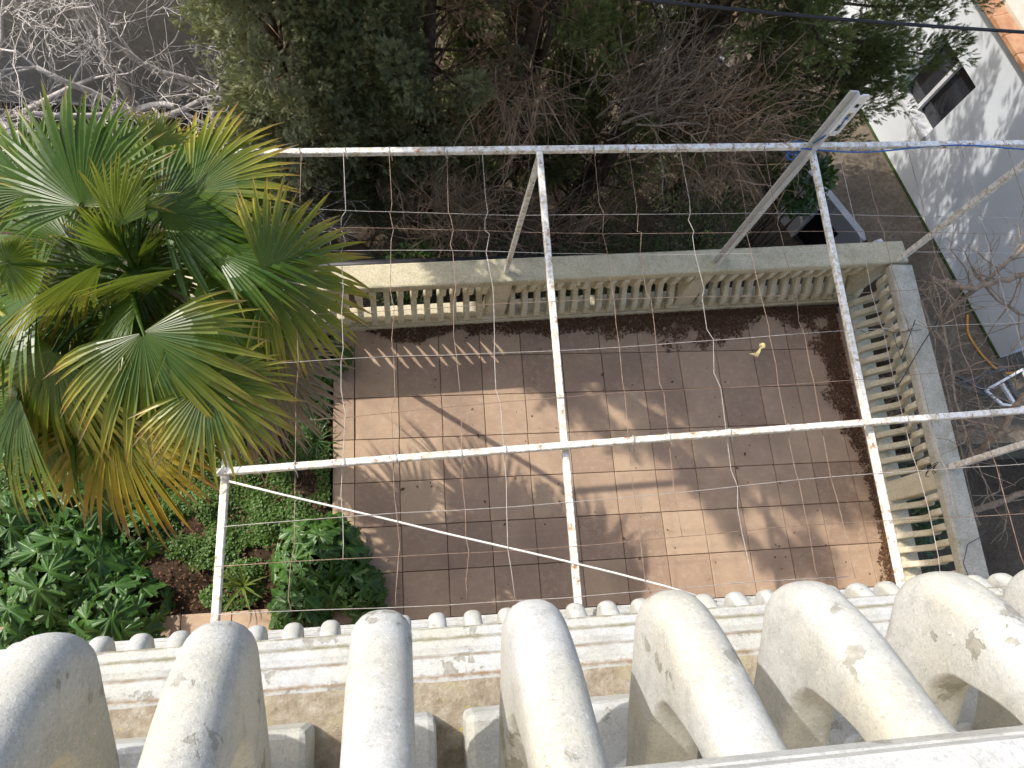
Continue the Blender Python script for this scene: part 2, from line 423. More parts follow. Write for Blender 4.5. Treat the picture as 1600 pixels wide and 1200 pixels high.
def baluster_mesh(name, width, su, sz, r, per=3, arcs=4):
    """flat curved fin: profile in (u outward, z), rounded outer and inner edges, thickness along x"""
    outer = [Vector((p[0] * su, p[1] * sz)) for p in smooth_poly(PROFILE_OUT, per)]
    inner = [Vector((p[0] * su, p[1] * sz)) for p in smooth_poly(PROFILE_IN, per)]
    ring = outer + inner; n = len(ring); no = len(outer)
    nor = []
    for i, p in enumerate(ring):
        a, b = ring[(i - 1) % n], ring[(i + 1) % n]
        d = (b - a); d = d.normalized() if d.length > 1e-6 else Vector((0, 1)); nor.append(Vector((d.y, -d.x)))
    slices = []
    for k in range(arcs + 1):
        th = k / arcs * math.pi / 2; slices.append((-width / 2 + r * (1 - math.cos(th)) if False else -width / 2 + r * (1 - math.cos(th)), r * (1 - math.sin(th))))
    slices = slices + [(-x, o) for x, o in slices[::-1]]
    mb = MB()
    for x, off in slices:
        for i, p in enumerate(ring):
            o = off if i < no else off * .35
            if i in (0, no - 1, no, n - 1): o = 0 if i in (0, n - 1) else 0
            q = p - nor[i] * o
            mb.v.append((x, q.x, q.y))
    for s in range(len(slices) - 1):
        for i in range(n):
            j = (i + 1) % n; mb.face([s * n + i, (s + 1) * n + i, (s + 1) * n + j, s * n + j])
    # side walls as strips between outer and inner contour
    L = len(slices) - 1
    for base, flip in ((0, False), (L * n, True)):
        m_ = no; k_ = n - no
        for i in range(no - 1):
            a, b = i, i + 1
            c = n - 1 - round(i * (k_ - 1) / (no - 1)); d = n - 1 - round((i + 1) * (k_ - 1) / (no - 1))
            f = [base + a, base + b, base + d] + ([base + c] if c != d else [])
            mb.face(f if flip else f[::-1])
    me = mb.mesh(name, smooth=True)
    return me

def moulded_strip(name, prof, a, b, out, mat, parent):
    """extrude a (u, z) profile polygon from a to b; u runs along out"""
    a, b, out = Vector(a), Vector(b), Vector(out).normalized()
    mb = MB(); n = len(prof); steps = 1
    for P in (a, b):
        for u, z in prof: mb.v.append(tuple(P + out * u + Vector((0, 0, z))))
    for i in range(n):
        j = (i + 1) % n; mb.face([i, j, n + j, n + i])
    mb.face(list(range(n))[::-1]); mb.face(list(range(n, 2 * n)))
    o = mb.build(name, mat, parent); fix_normals(o.data); return o

def fix_normals(me):
    bm = bmesh.new(); bm.from_mesh(me); bmesh.ops.recalc_face_normals(bm, faces=bm.faces); bm.to_mesh(me); bm.free()

fin_big = baluster_mesh("baluster", .071, 1.0, 1.0, .031, 4, 5); fin_big.materials.append(M['paint']); fix_normals(fin_big)
foot_m = MB(); foot_m.box((0, .02, -.05), (.135, .19, .10)); foot_me = foot_m.mesh("foot_block"); foot_me.materials.append(M['paint'])
bm = bmesh.new(); bm.from_mesh(foot_me); bmesh.ops.bevel(bm, geom=bm.edges[:], offset=.012, segments=2, affect='EDGES', profile=.5); bm.to_mesh(foot_me); bm.free()

def balcony(name, dy, dz, x0, x1, fx0, label, wide=1.0):
    """floor slab with moulded edge, foot blocks, bulging balusters and hand rail; facade line far behind the camera"""
    root = empty(name, (0, -2.96 + dy, 5.68 + dz), label, "balcony")
    Y = lambda y: y + 2.96
    org = Vector((0, -2.96 + dy, 5.68 + dz))
    edge = [(-1.2, -.20), (.255, -.20), (.255, -.13), (.272, -.115), (.282, -.10), (.292, -.10), (.296, -.093), (.296, -.078), (.290, -.072), (.281, -.070),
            (.277, -.060), (.275, -.052), (.262, -.047), (.255, -.047), (.252, -.040), (.250, -.026), (.246, -.020), (.236, -.017), (.232, -.012), (.222, -.010), (.218, 0), (-1.2, 0)]
    o = moulded_strip("slab", edge, org + Vector((x0, 0, 0)), org + Vector((x1, 0, 0)), (0, 1, 0), M['slab'], root)
    # rough weathered screed on the slab
    mb = MB(); nx_, ny_ = int((x1 - x0) * 26), 36
    for j in range(ny_ + 1):
        for i in range(nx_ + 1):
            x = x0 + (x1 - x0) * i / nx_; u = -1.1 + 1.312 * j / ny_
            e = 1 if j < ny_ else 0
            mb.v.append((x, org.y + u + (.006 * mnoise.noise((x * 14, 0, 7)) if not e else 0), org.z + (.002 if not e else .007 + .005 * mnoise.noise((x * 9, u * 9, 1)))))
    for j in range(ny_):
        for i in range(nx_):
            a = j * (nx_ + 1) + i; mb.face([a, a + 1, a + nx_ + 2, a + nx_ + 1])
    mb.build("screed", M['rough'], root)
    rail = [(-.05, .77), (.178, .77), (.186, .778), (.186, .80), (.176, .812), (.176, .826), (.191, .838), (.191, .85), (.177, .862), (.0, .868), (-.05, .86)]
    rr = [(u, z - .04) for u, z in rail]
    moulded_strip("hand_rail", rr, org + Vector((x0, 0, 0)), org + Vector((x1, 0, 0)), (0, 1, 0), M['paint'], root)
    k = 0; x = fx0
    while x < x1 - .05:
        b = link("baluster", fin_big, None, root); b.location = (x, org.y + 0, org.z + .098)
        b.rotation_euler = (0, 0, R_(random.uniform(-1.2, 1.2))); b.scale = (wide, 1, 1)
        f = link("foot_block", foot_me, None, root); f.location = (x + random.uniform(-.004, .004), org.y + .055, org.z + .104)
        x += .182; k += 1
    return root

balcony("balcony", 0, 0, -1.3, 2.6, -1.19, "white balcony edge with thick bulging balusters in the foreground")
balcony("balcony", .085, -3.1, -3.4, 5.6, -3.38 + .0, "lower white balcony whose small baluster tips peek out below the near one", 1.28)

fc = MB(); fc.box((.6, -4.2, 3.0), (11, .2, 11.5))
tag(fc.build("house_facade", mat_simple("cream_facade_render", (.58, .52, .38), (.66, .60, .45), 2, .85, .2, 6, .3, .006)), kind="structure")

# ------------------------------------------------------------------ terrace balustrades
fin_small = baluster_mesh("baluster", .056, .86, 1.075, .018, 2, 3); fin_small.materials.append(M['cream']); fix_normals(fin_small)

def balustrade(name, A, B, out, base_u, piers, n_fins, label, copmat):
    A, B = Vector(A), Vector(B); d = (B - A).normalized(); out = Vector(out).normalized(); L = (B - A).length
    root = empty(name, A, label, "balustrade")
    base = [(-.0, -.1), (-.0, .055), (.012, .07), (.012, .095), (.028, .11), (.028, .15), (.19, .15), (.19, .11), (.215, .09), (.215, -.1)]
    moulded_strip("base_rail", base, A, B, out, M['cream'], root)
    cop = [(-.012, .885), (-.012, .90), (-.022, .912), (-.022, .965), (-.014, .982), (.0, .987), (.205, .987), (.22, .975), (.22, .905), (.205, .885)]
    A2 = A - d * 0; 
    moulded_strip("coping", cop, A2, B, out, copmat, root)
    ang = math.atan2(d.y, d.x)
    Mx = Matrix((d, out, Vector((0, 0, 1)))).transposed()
    xs = []
    seg = [0] + piers + [L]
    for p in piers:
        mb = MB(); c = A + d * p + out * .105
        mb.box(c + Vector((0, 0, .515)), (.20, .165, .745), Mx)
        o = mb.build("pier", M['cream'], root)
        bm = bmesh.new(); bm.from_mesh(o.data); bmesh.ops.bevel(bm, geom=bm.edges[:], offset=.008, segments=2, affect='EDGES'); bm.to_mesh(o.data); bm.free()
    for k, (s0, s1) in enumerate(zip(seg[:-1], seg[1:])):
        a = s0 + (.10 if k else .0); b = s1 - .10
        n = max(1, round((b - a) / .134)); st = (b - a) / n
        for i in range(n):
            s = a + (i + .5) * st
            o = link("baluster", fin_small, None, root)
            q = A + d * s + out * -.02
            o.matrix_basis = Matrix.Translation(q + Vector((0, 0, .148))) @ Mx.to_4x4()
    return root

bl_a = Vector((-1.6, .286 - .0486 * 1.6, 0)); bl_b = Vector((5.50, .286 + .0486 * 5.50, 0))
dB = (bl_b - bl_a).normalized(); nB = Vector((-dB.y, dB.x, 0))
sx = lambda x: (x - bl_a.x) / dB.x
balustrade("balustrade", bl_a, bl_b, nB, 0, [sx(-.60), sx(1.41), sx(3.42), sx(5.36)], 0,
           "cream balustrade along the far edge of the tiled terrace under the cypresses", M['coping'])
r_a = Vector((5.315, .50, 0)); r_b = Vector((5.225, -3.3, 0)); dR = (r_b - r_a).normalized(); nR = Vector((-dR.y, dR.x, 0))
LR = (r_b - r_a).length
rightb = balustrade("balustrade", r_a, r_b, nR, 0, [2.12, LR - .1], 0,
           "cream balustrade with grey coping along the right side of the terrace", M['coping_grey'])

# ------------------------------------------------------------------ pergola of welded tubes
pg = empty("pergola", (1.43, .42, .98), "chipped white metal tube pergola frame strung with wires over the terrace", "pergola")
ZB = 2.72
def tubebar(name, a, b, w=.042, h=.042, mat='metal', parent=pg):
    mb = MB(); mb.bar(a, b, w, h); o = mb.build(name, M[mat], parent)
    bm = bmesh.new(); bm.from_mesh(o.data); bmesh.ops.bevel(bm, geom=bm.edges[:], offset=.005, segments=1, affect='EDGES'); bm.to_mesh(o.data); bm.free(); return o
yb = lambda x: .405 + .0385 * (x + .5)                # far beam line
ym = lambda x: -1.725 + .0380 * (x + .5)              # middle beam line
tubebar("beam", (-.62, yb(-.62), ZB + .0), (6.6, yb(6.6), ZB + .0), .044, .044)
tubebar("beam", (-.58, ym(-.58), ZB + .045), (6.4, ym(6.4), ZB + .045), .04, .042)
tubebar("rafter", (-.50, yb(-.5) - .024, ZB), (-.555, -3.0, ZB - .05))
tubebar("rafter", (1.452, yb(1.45) - .024, ZB), (1.425, -3.0, ZB - .03))
tubebar("rafter", (3.505, yb(3.5) - .024, ZB), (3.425, -3.0, ZB - .03))
tubebar("post", (-.52, .37, .985), (-.52, .41, ZB - .025))
tubebar("post", (1.425, .43, .985), (1.455, .44, ZB - .025), .04, .04)
tubebar("post", (5.40, .555, .985), (5.43, .56, ZB - .024), .05, .05)
tubebar("post", (5.36, -1.555, .985), (5.36, -1.56, ZB + .02), .052, .052)
tall = MB()
pa, pb = Vector((3.45, .525, .985)), Vector((3.47, .53, 3.34))
tall.bar(pa, pb, .06, .012); 
tall.bar(pa + Vector((.027, -.027, 0)), pb + Vector((.027, -.027, 0)), .012, .05)
tall.build("post", M['steel'], pg)
# slotted white bracket on top of the tall post
br = MB(); dz = (pb - pa).normalized()
for a, b, off in ((-.36, .02, -.026), (-.36, .02, .026)):
    br.bar(pb + dz * a + Vector((.05 + off, -.055, 0)), pb + dz * b + Vector((.05 + off, -.055, 0)), .014, .012)
for s in (-.36, -.24, -.12, -.03, .012):
    br.bar(pb + dz * (s - .02) + Vector((.05, -.055, 0)), pb + dz * (s + .02) + Vector((.05, -.055, 0)), .042, .011)
br.build("slotted_bracket", M['fresh_white'], pg)

# wires: kinked cross wires and slightly wavy long wires, tied at the tubes
def wire(pts, r, mat, name="wire", parent=pg, n=4):
    mb = MB(); mb.tube(pts, r, n); return mb.build(name, M[mat], parent, smooth=True)
long_y = [(-.03, .0), (-.17, 0), (-.33, 0), (-.74, .03), (-1.075, .042), (-1.41, .043), (-2.02, .032), (-2.245, .012), (-2.50, -.008)]
lines = []
for k, (y0, sl_) in enumerate(long_y):
    x0_, x1_ = (-.5, 6.2) if k < 6 else (-.55, 6.0)
    if k == 8: x1_ = 3.4
    pts = []; x = x0_
    ph = random.uniform(0, 6)
    while x < x1_:
        knot = abs((x - 1.44)) < .02 or abs(x - 3.46) < .02
        pts.append((x, y0 + sl_ * x + .012 * math.sin(x * 1.9 + ph) + random.uniform(-.003, .003), ZB + .006 + .010 * math.sin(x * 1.3 + ph)))
        x += random.uniform(.25, .4)
    lines.append((y0, sl_, ph)); wire(pts, .0023, 'wire' if k % 2 else 'wire_grey')
cross_x = [.12, .42, .81, 1.05, 1.84, 2.09, 2.47, 2.88, 3.12, 3.70, 3.90, 4.27, 4.72, 5.12, -.15]
for k, x0_ in enumerate(cross_x):
    pts = []; y = yb(x0_) - .01; side = random.uniform(-.02, .02)
    yend = -2.50 if k % 5 else -2.2
    pts.append((x0_, y, ZB + .025))
    for (ly, sl_, ph) in lines:
        yy = ly + sl_ * x0_
        if yy < yend - .05: break
        pts.append((x0_ + random.uniform(-.016, .016), yy + random.uniform(.05, .16), ZB + .008 + random.uniform(-.01, .006)))
        pts.append((x0_ + random.uniform(-.018, .018), yy, ZB + .010))
    wire(pts, .0023, 'wire' if k % 3 else 'wire_grey')
# tie loops where wires cross the tubes
for x0_ in cross_x:
    for yf, zc in ((ym, ZB + .045), (yb, ZB)):
        if random.random() < .8:
            x = x0_ + random.uniform(-.02, .02); yc = yf(x); w = .026
            loop = [(x + random.uniform(-.006, .006), yc + w * math.cos(a) * 1.15, zc + w * math.sin(a) * 1.15) for a in np.linspace(.3, 7.2, 12)]
            loop.append((x + .015, yc - .06, zc - .01 + random.uniform(-.02, .02)))
            wire(loop, .0025, 'wire_grey', "wire_tie")

cord_pts = [at(358, 752, ZB + .03), at(430, 770, ZB + .02), at(600, 810, ZB), at(690, 832, ZB), at(860, 871, ZB), at(960, 895, ZB), at(1040, 916, ZB), at(1120, 940, ZB)]
tag(wire(cord_pts, .0065, 'cord', "cord", None, 6), "white cord stretched diagonally from the left frame corner across the terrace", "cord")

st = MB(); c = at(1191, 540, ZB)
for k in range(26):
    a = random.uniform(0, 6.28); d_ = Vector((math.cos(a), math.sin(a), random.uniform(-.6, .6))) * random.uniform(.008, .024)
    st.tube([c + d_ * -1, c + d_ * .3 + Vector((random.uniform(-.01, .01),) * 3), c + d_], .0016, 4)
for k in range(5):
    st.tube([c, c + Vector((-.02 - .006 * k, -.045, -.015)), c + Vector((-.035 - .012 * k, -.07 + .006 * k, -.03))], .0016, 4)
tag(st.build("straw_knot", M['straw']), "small yellow straw knot tied on the wires above the terrace", "knot")

# blue cord along the far beam and wound round the tall post
bp = []
for k in range(40):
    x = 3.40 + k * .075
    bp.append((x, yb(x) - .02 - .022 * math.sin(k * .31) - .02, ZB + .03 - .035 * (1 - math.cos(k * .31)) * .5))
coil = []
for k in range(26):
    a = k * 1.15; coil.append((3.44 + .05 * math.cos(a), yb(3.44) + .03 + .05 * math.sin(a), ZB - .05 - .004 * k + .02 * math.sin(k * .9)))
tail = [(3.46, .51, ZB + .10), (3.50, .49, ZB + .25), (3.515, .47, ZB + .36), (3.50, .46, ZB + .45)]
mb = MB(); mb.tube(bp, .0062, 5); mb.tube(coil, .006, 5); mb.tube(tail, .006, 5)
tag(mb.build("blue_cord", M['blue'], smooth=True), "blue plastic cord wound round the tall post and along the far beam", "cord")

# overhead cable at upper right
cb = []
for k in range(25):
    t_ = k / 24; p = at(900 + 760 * t_, -12 + 66 * t_ + 6 * math.sin(math.pi * t_), 3.6); cb.append(p)
tag(wire(cb, .011, 'black', "overhead_cable", None, 6), "black overhead cable crossing in front of the dark green cypress", "cable")

# ------------------------------------------------------------------ leaf litter along the walls
flake_v = np.array([(-.5, -.2, 0), (0, -.32, .08), (.5, 0, .02), (0, .32, .10)]); flake_f = np.array([(0, 1, 2), (0, 2, 3)])
P = []
while len(P) < 16000:
    n_ = 20000
    x = rng.uniform(.1, 5.25, n_); y = rng.uniform(-2.6, .5, n_)
    db = (.286 + .0486 * x) - y; dr = 5.29 - x
    nb = np.array([mnoise.noise((a * 2.2, b * 2.2, 1.5)) + .5 * mnoise.noise((a * 7, b * 7, 4.0)) for a, b in zip(x, y)])
    wx = np.interp(x, [0, .6, 1.2, 1.7, 2.6, 3.3, 4.2, 5.2], [.02, .14, .14, .10, .22, .30, .34, .5])
    wr = np.interp(y, [-2.6, -1.75, -1.2, -.95, -.5, .3], [.17, .17, .10, .30, .36, .42])
    dens = np.maximum(1.0 - db / np.maximum(wx * (1 + 1.1 * nb), .01), 1.0 - dr / np.maximum(wr * (1 + .9 * nb), .01))
    ok = (rng.random(n_) < np.clip(dens * 1.9, 0, 1) + .0009) & (db > 0) & (dr > 0)
    P.extend(np.stack([x, y, np.full(n_, .004) + .02 * np.clip(dens, 0, 1) * rng.random(n_)], 1)[ok])
P = np.array(P[:16000]); N = len(P)
d_ = np.stack([rng.normal(size=N), rng.normal(size=N), .25 * rng.normal(size=N)], 1)
lm = scatter("leaf_litter", flake_v, flake_f, P, frames(d_, rng.normal(0, .5, N)), rng.uniform(.010, .030, N) * (1 + .8 * (rng.random(N) < .12)))
lm.materials.append(M['litter']); tag(link("leaf_litter", lm), kind="stuff")

# ------------------------------------------------------------------ fan palm
palm = empty("fan_palm", (-1.42, -.45, -.05), "fan palm with green and yellowing fronds left of the terrace", "palm")
HEART = Vector((-1.16, -.42, 2.5))
tk = MB(); tp, tr_ = [], []
for k in range(22):
    t_ = k / 21; tp.append(Vector((-1.42, -.45, -.1)).lerp(HEART, t_) + Vector((.03 * math.sin(k * 1.3), .03 * math.cos(k * 1.7), 0))); tr_.append(.15 - .03 * t_ + .018 * (k % 2))
tk.tube(tp, tr_, 10)
trunk = tk.build("trunk", M['palm_fibre'], palm)
fb = MB()
for k in range(420):
    a = random.uniform(0, 6.28); h = random.uniform(.1, 2.2); t_ = h / 2.3
    c = Vector((-1.42, -.45, -.1)).lerp(HEART, t_); r0 = .14
    p0 = c + Vector((math.cos(a), math.sin(a), 0)) * r0
    fb.tube([p0, p0 + Vector((math.cos(a) * .06, math.sin(a) * .06, .05)), p0 + Vector((math.cos(a) * .11, math.sin(a) * .11, random.uniform(-.08, .05)))], [.012, .009, .003], 3, False)
tag(fb.build("trunk_fibre", M['palm_dead'], palm), kind="stuff")

def frond(hub, tip, mat, spread=230, nseg=38, roll=0.0, droop=.10, fold=.35, cup=.10, seed=0, petiole=True, start=None, shape=.25):
    rs = random.Random(seed); hub, tip = Vector(hub), Vector(tip)
    ax = tip - hub; L = ax.length; ax.normalize()
    lat = ax.cross(Vector((0, 0, 1)))
    if lat.length < .2: lat = Vector((1, 0, 0))
    lat.normalize(); nrm = lat.cross(ax).normalized()
    if roll:
        q = Matrix.Rotation(R_(roll), 3, ax); lat = q @ lat; nrm = q @ nrm
    mb = MB(); S = R_(spread); dphi = S / nseg
    ts = (.03, .22, .42, .60, .76, .89, 1.0)
    for k in range(nseg):
        phi = -S / 2 + (k + .5) * dphi + rs.uniform(-.2, .2) * dphi
        dr = ax * math.cos(phi) + lat * -math.sin(phi); sd = ax * math.sin(phi) + lat * math.cos(phi)
        Ls = L * (1 - shape + shape * math.cos(phi * .8)) * rs.uniform(.90, 1.05)
        bend = droop * rs.uniform(.6, 1.7); sidebend = rs.gauss(0, .03); tw = rs.gauss(0, .12); v = rs.random()
        brk = rs.random() < .10
        base = len(mb.v)
        for t in ts:
            r = Ls * t
            w = r * math.tan(dphi / 2) * 1.10
            wm = Ls * dphi * .5 * .62
            w = min(w, wm)
            if t > .62: w = wm * max(.0, (1 - t) / .38) ** .7
            w = max(w, .0012)
            d = max(0, t - .38)
            p = hub + dr * r + nrm * (cup * r * (1 - t * .5)) * math.cos(phi) + Vector((0, 0, -1)) * (L * bend * d * d * 2.2 * (2.2 if brk and t > .7 else 1)) + sd * (sidebend * r * d * 2)
            s2 = sd * math.cos(tw * d) + nrm * math.sin(tw * d)
            f = w * fold
            mb.v.extend([tuple(p - s2 * w + nrm * f), tuple(p - nrm * f * .4), tuple(p + s2 * w + nrm * f)])
        for i in range(len(ts) - 1):
            for c in (0, 1):
                a = base + i * 3 + c
                mb.face([a, a + 1, a + 4, a + 3], [(ts[i], v), (ts[i], v), (ts[i + 1], v), (ts[i + 1], v)])
    o = mb.build("frond", M[mat], palm)
    if petiole:
        s = Vector(start) if start else HEART + Vector((rs.uniform(-.06, .06), rs.uniform(-.06, .06), rs.uniform(-.15, .1)))
        mid = s.lerp(hub, .5) + Vector((0, 0, .10 * (hub - s).length))
        pm = MB(); pm.tube([s, s.lerp(mid, .5) + Vector((0, 0, .02)), mid, mid.lerp(hub, .6), hub + ax * L * .06], [.017, .014, .012, .010, .006], 5)
        pm.build("stalk", M['palm' if mat != 'palm_dead' else 'palm_dead'], o)
    return o

# hub pixel, hub height, tip pixel, tip height, material, spread, roll, droop, segments
FR = [
    ((128, 322), 3.10, (90, 118), 3.35, 'palm', 205, 0, .06, 42),
    ((12, 412), 3.12, (78, 420), 3.02, 'palm_mid', 320, 10, .12, 40),
    ((182, 355), 3.22, (214, 236), 3.42, 'palm_mid', 110, 60, .04, 22),
    ((300, 300), 3.00, (418, 172), 3.05, 'palm_tip', 190, -10, .10, 40),
    ((250, 330), 3.02, (456, 262), 2.90, 'palm', 210, 8, .10, 44),
    ((240, 300), 2.85, (238, 165), 2.95, 'palm_mid', 150, 0, .08, 32),
    ((415, 432), 2.96, (578, 425), 2.72, 'palm_tip', 225, 12, .10, 46),
    ((222, 520), 3.12, (318, 712), 2.95, 'palm_tip', 205, 0, .12, 46),
    ((175, 650), 2.50, (150, 825), 2.10, 'palm_yel', 215, 0, .10, 46),
    ((85, 545), 2.75, (30, 700), 2.4, 'palm_tip', 175, 0, .14, 38),
    ((322, 600), 2.95, (412, 735), 2.85, 'palm_tip', 205, 0, .12, 42),
    ((300, 465), 3.00, (470, 575), 2.75, 'palm', 190, 0, .10, 42),
    ((215, 470), 2.95, (120, 575), 2.80, 'palm', 160, 20, .10, 36),
    ((160, 410), 3.08, (36, 545), 2.9, 'palm_tip', 80, 70, .08, 22),
    ((285, 420), 3.05, (130, 485), 3.0, 'palm_mid', 70, 75, .06, 20),
    ((330, 390), 2.98, (492, 330), 2.82, 'palm', 200, 0, .10, 42),
    ((60, 300), 2.85, (-40, 180), 2.95, 'palm', 200, 0, .08, 40),
    ((60, 455), 2.85, (-70, 560), 2.60, 'palm', 200, 0, .12, 40),
    ((250, 560), 2.70, (385, 650), 2.40, 'palm', 200, 0, .12, 42),
    ((120, 590), 2.50, (60, 745), 2.2, 'palm', 200, 0, .14, 40),
    ((30, 620), 2.5, (-60, 720), 2.15, 'palm_mid', 185, 0, .14, 36),
    ((250, 350), 2.75, (350, 225), 2.80, 'palm', 215, 0, .10, 42),
    ((180, 275), 2.80, (110, 160), 2.9, 'palm', 205, 0, .10, 40),
    ((398, 540), 2.45, (512, 600), 2.05, 'palm_dead', 120, 0, .22, 34),
    ((385, 575), 2.1, (478, 680), 1.65, 'palm_dead', 150, 0, .25, 34),
    ((370, 480), 1.8, (455, 500), 1.45, 'palm_dead', 160, 0, .25, 34),
    ((240, 230), 3.12, (264, 170), 3.25, 'palm_mid', 110, 40, .05, 20),
    ((200, 420), 2.75, (330, 480), 2.55, 'palm', 220, 0, .10, 42),
    ((170, 430), 2.60, (60, 360), 2.60, 'palm', 220, 0, .10, 42),
    ((190, 500), 2.65, (180, 640), 2.4, 'palm', 220, 0, .12, 42),
    ((290, 350), 2.60, (420, 300), 2.45, 'palm', 220, 0, .12, 42),
    ((210, 310), 2.55, (290, 200), 2.5, 'palm', 220, 0, .12, 42),
    ((120, 480), 2.45, (10, 500), 2.3, 'palm', 220, 0, .12, 42),
    ((350, 460), 2.45, (455, 480), 2.2, 'palm_mid', 220, 0, .14, 42),
    ((260, 620), 2.05, (290, 760), 1.7, 'palm_mid', 215, 0, .14, 42),
    ((110, 380), 2.35, (20, 280), 2.3, 'palm', 220, 0, .12, 40),
    ((90, 640), 2.1, (110, 790), 1.75, 'palm_mid', 200, 0, .14, 40),
]
for k, (hp, hz, tp_, tz, mt, spd, rl, dp, ns) in enumerate(FR):
    if hp[1] > 400: tz -= .5 * (hz - tz) + .04
    frond(at(*hp, hz), at(*tp_, tz), mt, spd, ns, rl + ((k * 37) % 45 - 22), dp * 1.7, seed=100 + k)
# folded spear leaves in the heart
for k, (tp_, tz) in enumerate((((150, 300), 3.4), ((185, 330), 3.3), ((110, 350), 3.35), ((255, 350), 3.2))):
    frond(HEART + Vector((.02 * k, .03, .25)), at(*tp_, tz), 'palm', 26, 9, 40 * k, .02, seed=300 + k, petiole=False, shape=.1)
# yellow fruit stalks at the top
fs = MB()
for k in range(9):
    p0 = at(300 + random.uniform(-8, 8), 222 + random.uniform(-8, 8), 2.75)
    fs.tube([HEART, HEART.lerp(p0, .6) + Vector((0, 0, .15)), p0], [.012, .012, .016], 5)
    for q in range(6): fs.box(p0 + Vector((random.uniform(-.05, .05), random.uniform(-.03, .04), random.uniform(-.03, .03))), (.02, .018, .018))
fs.build("flower_stalk", M['straw'], palm)

# ------------------------------------------------------------------ low planting in the bed
def lobed_leaf(seed, lobes=7):
    rs = random.Random(seed); mb = MB(); n = lobes * 16; c = 0
    out = []; amp = [rs.uniform(.82, 1.12) for _ in range(lobes + 1)]
    for i in range(n + 1):
        th = -R_(158) + R_(316) * i / n
        ph = i / n * lobes
        lobe = .5 - .5 * math.cos(2 * math.pi * ph)
        tooth = abs((ph * 4) % 1 - .5) * 2
        r = (.55 + .45 * (.5 + .5 * math.cos(th))) * amp[min(int(ph), lobes)] * (.60 + .40 * lobe ** .6) * (.90 + .16 * tooth) * (1 + rs.uniform(-.03, .03))
        rip = .12 * lobe - .26 * r * r + .09 * math.sin(3 * th + seed) + .05 * math.sin(2 * math.pi * ph * 2 + seed) + rs.uniform(-.035, .035)
        out.append((r * math.cos(th), r * math.sin(th), rip, lobe))
    mb.v.append((0, 0, .04))
    for sc, zz in ((.35, .04), (.7, .02), (1.0, 0)):
        for x, y, z, lo in out:
            mb.v.append((x * sc, y * sc, z * sc * sc + zz - (.05 * (1 - lo) * sc if sc < 1 else 0)))
    w = n + 1
    for i in range(n):
        v0, v1 = out[i][3] ** 5, out[i + 1][3] ** 5
        mb.face([0, 1 + i, 2 + i], [(0, .5), (.35, v0), (.35, v1)])
        for k in (0, 1):
            a = 1 + k * w + i; u0, u1 = (.35, .7) if k == 0 else (.7, 1)
            mb.face([a, a + w, a + w + 1, a + 1], [(u0, v0), (u1, v0), (u1, v1), (u0, v1)])
    m = mb.mesh("leaf", smooth=True); m.materials.append(M['acanthus']); return m
leaf_set = [lobed_leaf(s, 6 if s % 2 else 7) for s in range(6)]
stalk_me = MB(); stalk_me.tube([(0, 0, 0), (.02, 0, .5), (0, 0, 1)], [.010, .008, .005], 4); stalk_me = stalk_me.mesh("leaf_stalk"); stalk_me.materials.append(M['strap'])

def broad_plant(center, radius, n, size, label, height=.35):
    root = empty("acanthus_plant", center, label, "plant", "broad lobed leaf plants in the bed")
    ctr = Vector(center)
    for k in range(n):
        a = k * 2.39996 + random.uniform(-.3, .3); rr = radius * math.sqrt((k + .5) / n)
        base = ctr + Vector((math.cos(a) * rr * .15, math.sin(a) * rr * .15, 0))
        p = ctr + Vector((math.cos(a) * rr, math.sin(a) * rr, height * (1.05 - .75 * (rr / radius) ** 1.6) + random.uniform(-.05, .05)))
        o = link("leaf", leaf_set[k % 6], None, root)
        tilt = R_(18 + 35 * rr / radius) + random.uniform(-.2, .2)
        s = size * random.uniform(.5, 1.5)
        m = Matrix.Translation(p) @ Matrix.Rotation(a + random.uniform(-.4, .4), 4, 'Z') @ Matrix.Rotation(tilt, 4, 'Y') @ Matrix.Rotation(random.uniform(-.3, .3), 4, 'X') @ Matrix.Diagonal((s, s, s, 1))
        o.matrix_basis = m
        q = link("leaf_stalk", stalk_me, None, root); d = p - base
        q.matrix_basis = Matrix.Translation(base) @ d.to_track_quat('Z', 'Y').to_matrix().to_4x4() @ Matrix.Diagonal((1, 1, d.length, 1))
    return root

for (px, py), r, n, s, h, lab in (
    ((95, 900), .52, 46, .20, .42, "large dark green lobed plant filling the lower left corner of the bed"),
    ((20, 980), .40, 30, .19, .36, "dark lobed plant behind the lower balcony tips at the far left corner"),
    ((185, 965), .42, 34, .19, .36, "dark lobed plant overhanging the left end of the tiled path"),
    ((30, 830), .40, 30, .18, .34, "lobed plant at the left edge below the yellow frond"),
    ((215, 830), .22, 14, .14, .22, "shaded lobed plant under the tips of the orange frond"),
    ((500, 880), .40, 40, .17, .36, "dark lobed plant overhanging the lower left corner of the terrace"),
    ((560, 925), .24, 20, .15, .30, "dark lobed plant spilling over the terrace tiles beside the lower balcony tips"),
    ((140, 790), .36, 26, .16, .30, "lobed plant half hidden under the hanging yellow frond"),
    ((470, 955), .24, 18, .15, .30, "lobed plant between the path and the lower balcony tips"),
    ((520, 560), .17, 10, .13, .22, "bright green lobed plant beside the dead palm frond at the terrace edge")):
    broad_plant(at(px, py, .1) * 1 - Vector((0, 0, .12)), r, n, s, lab, h)

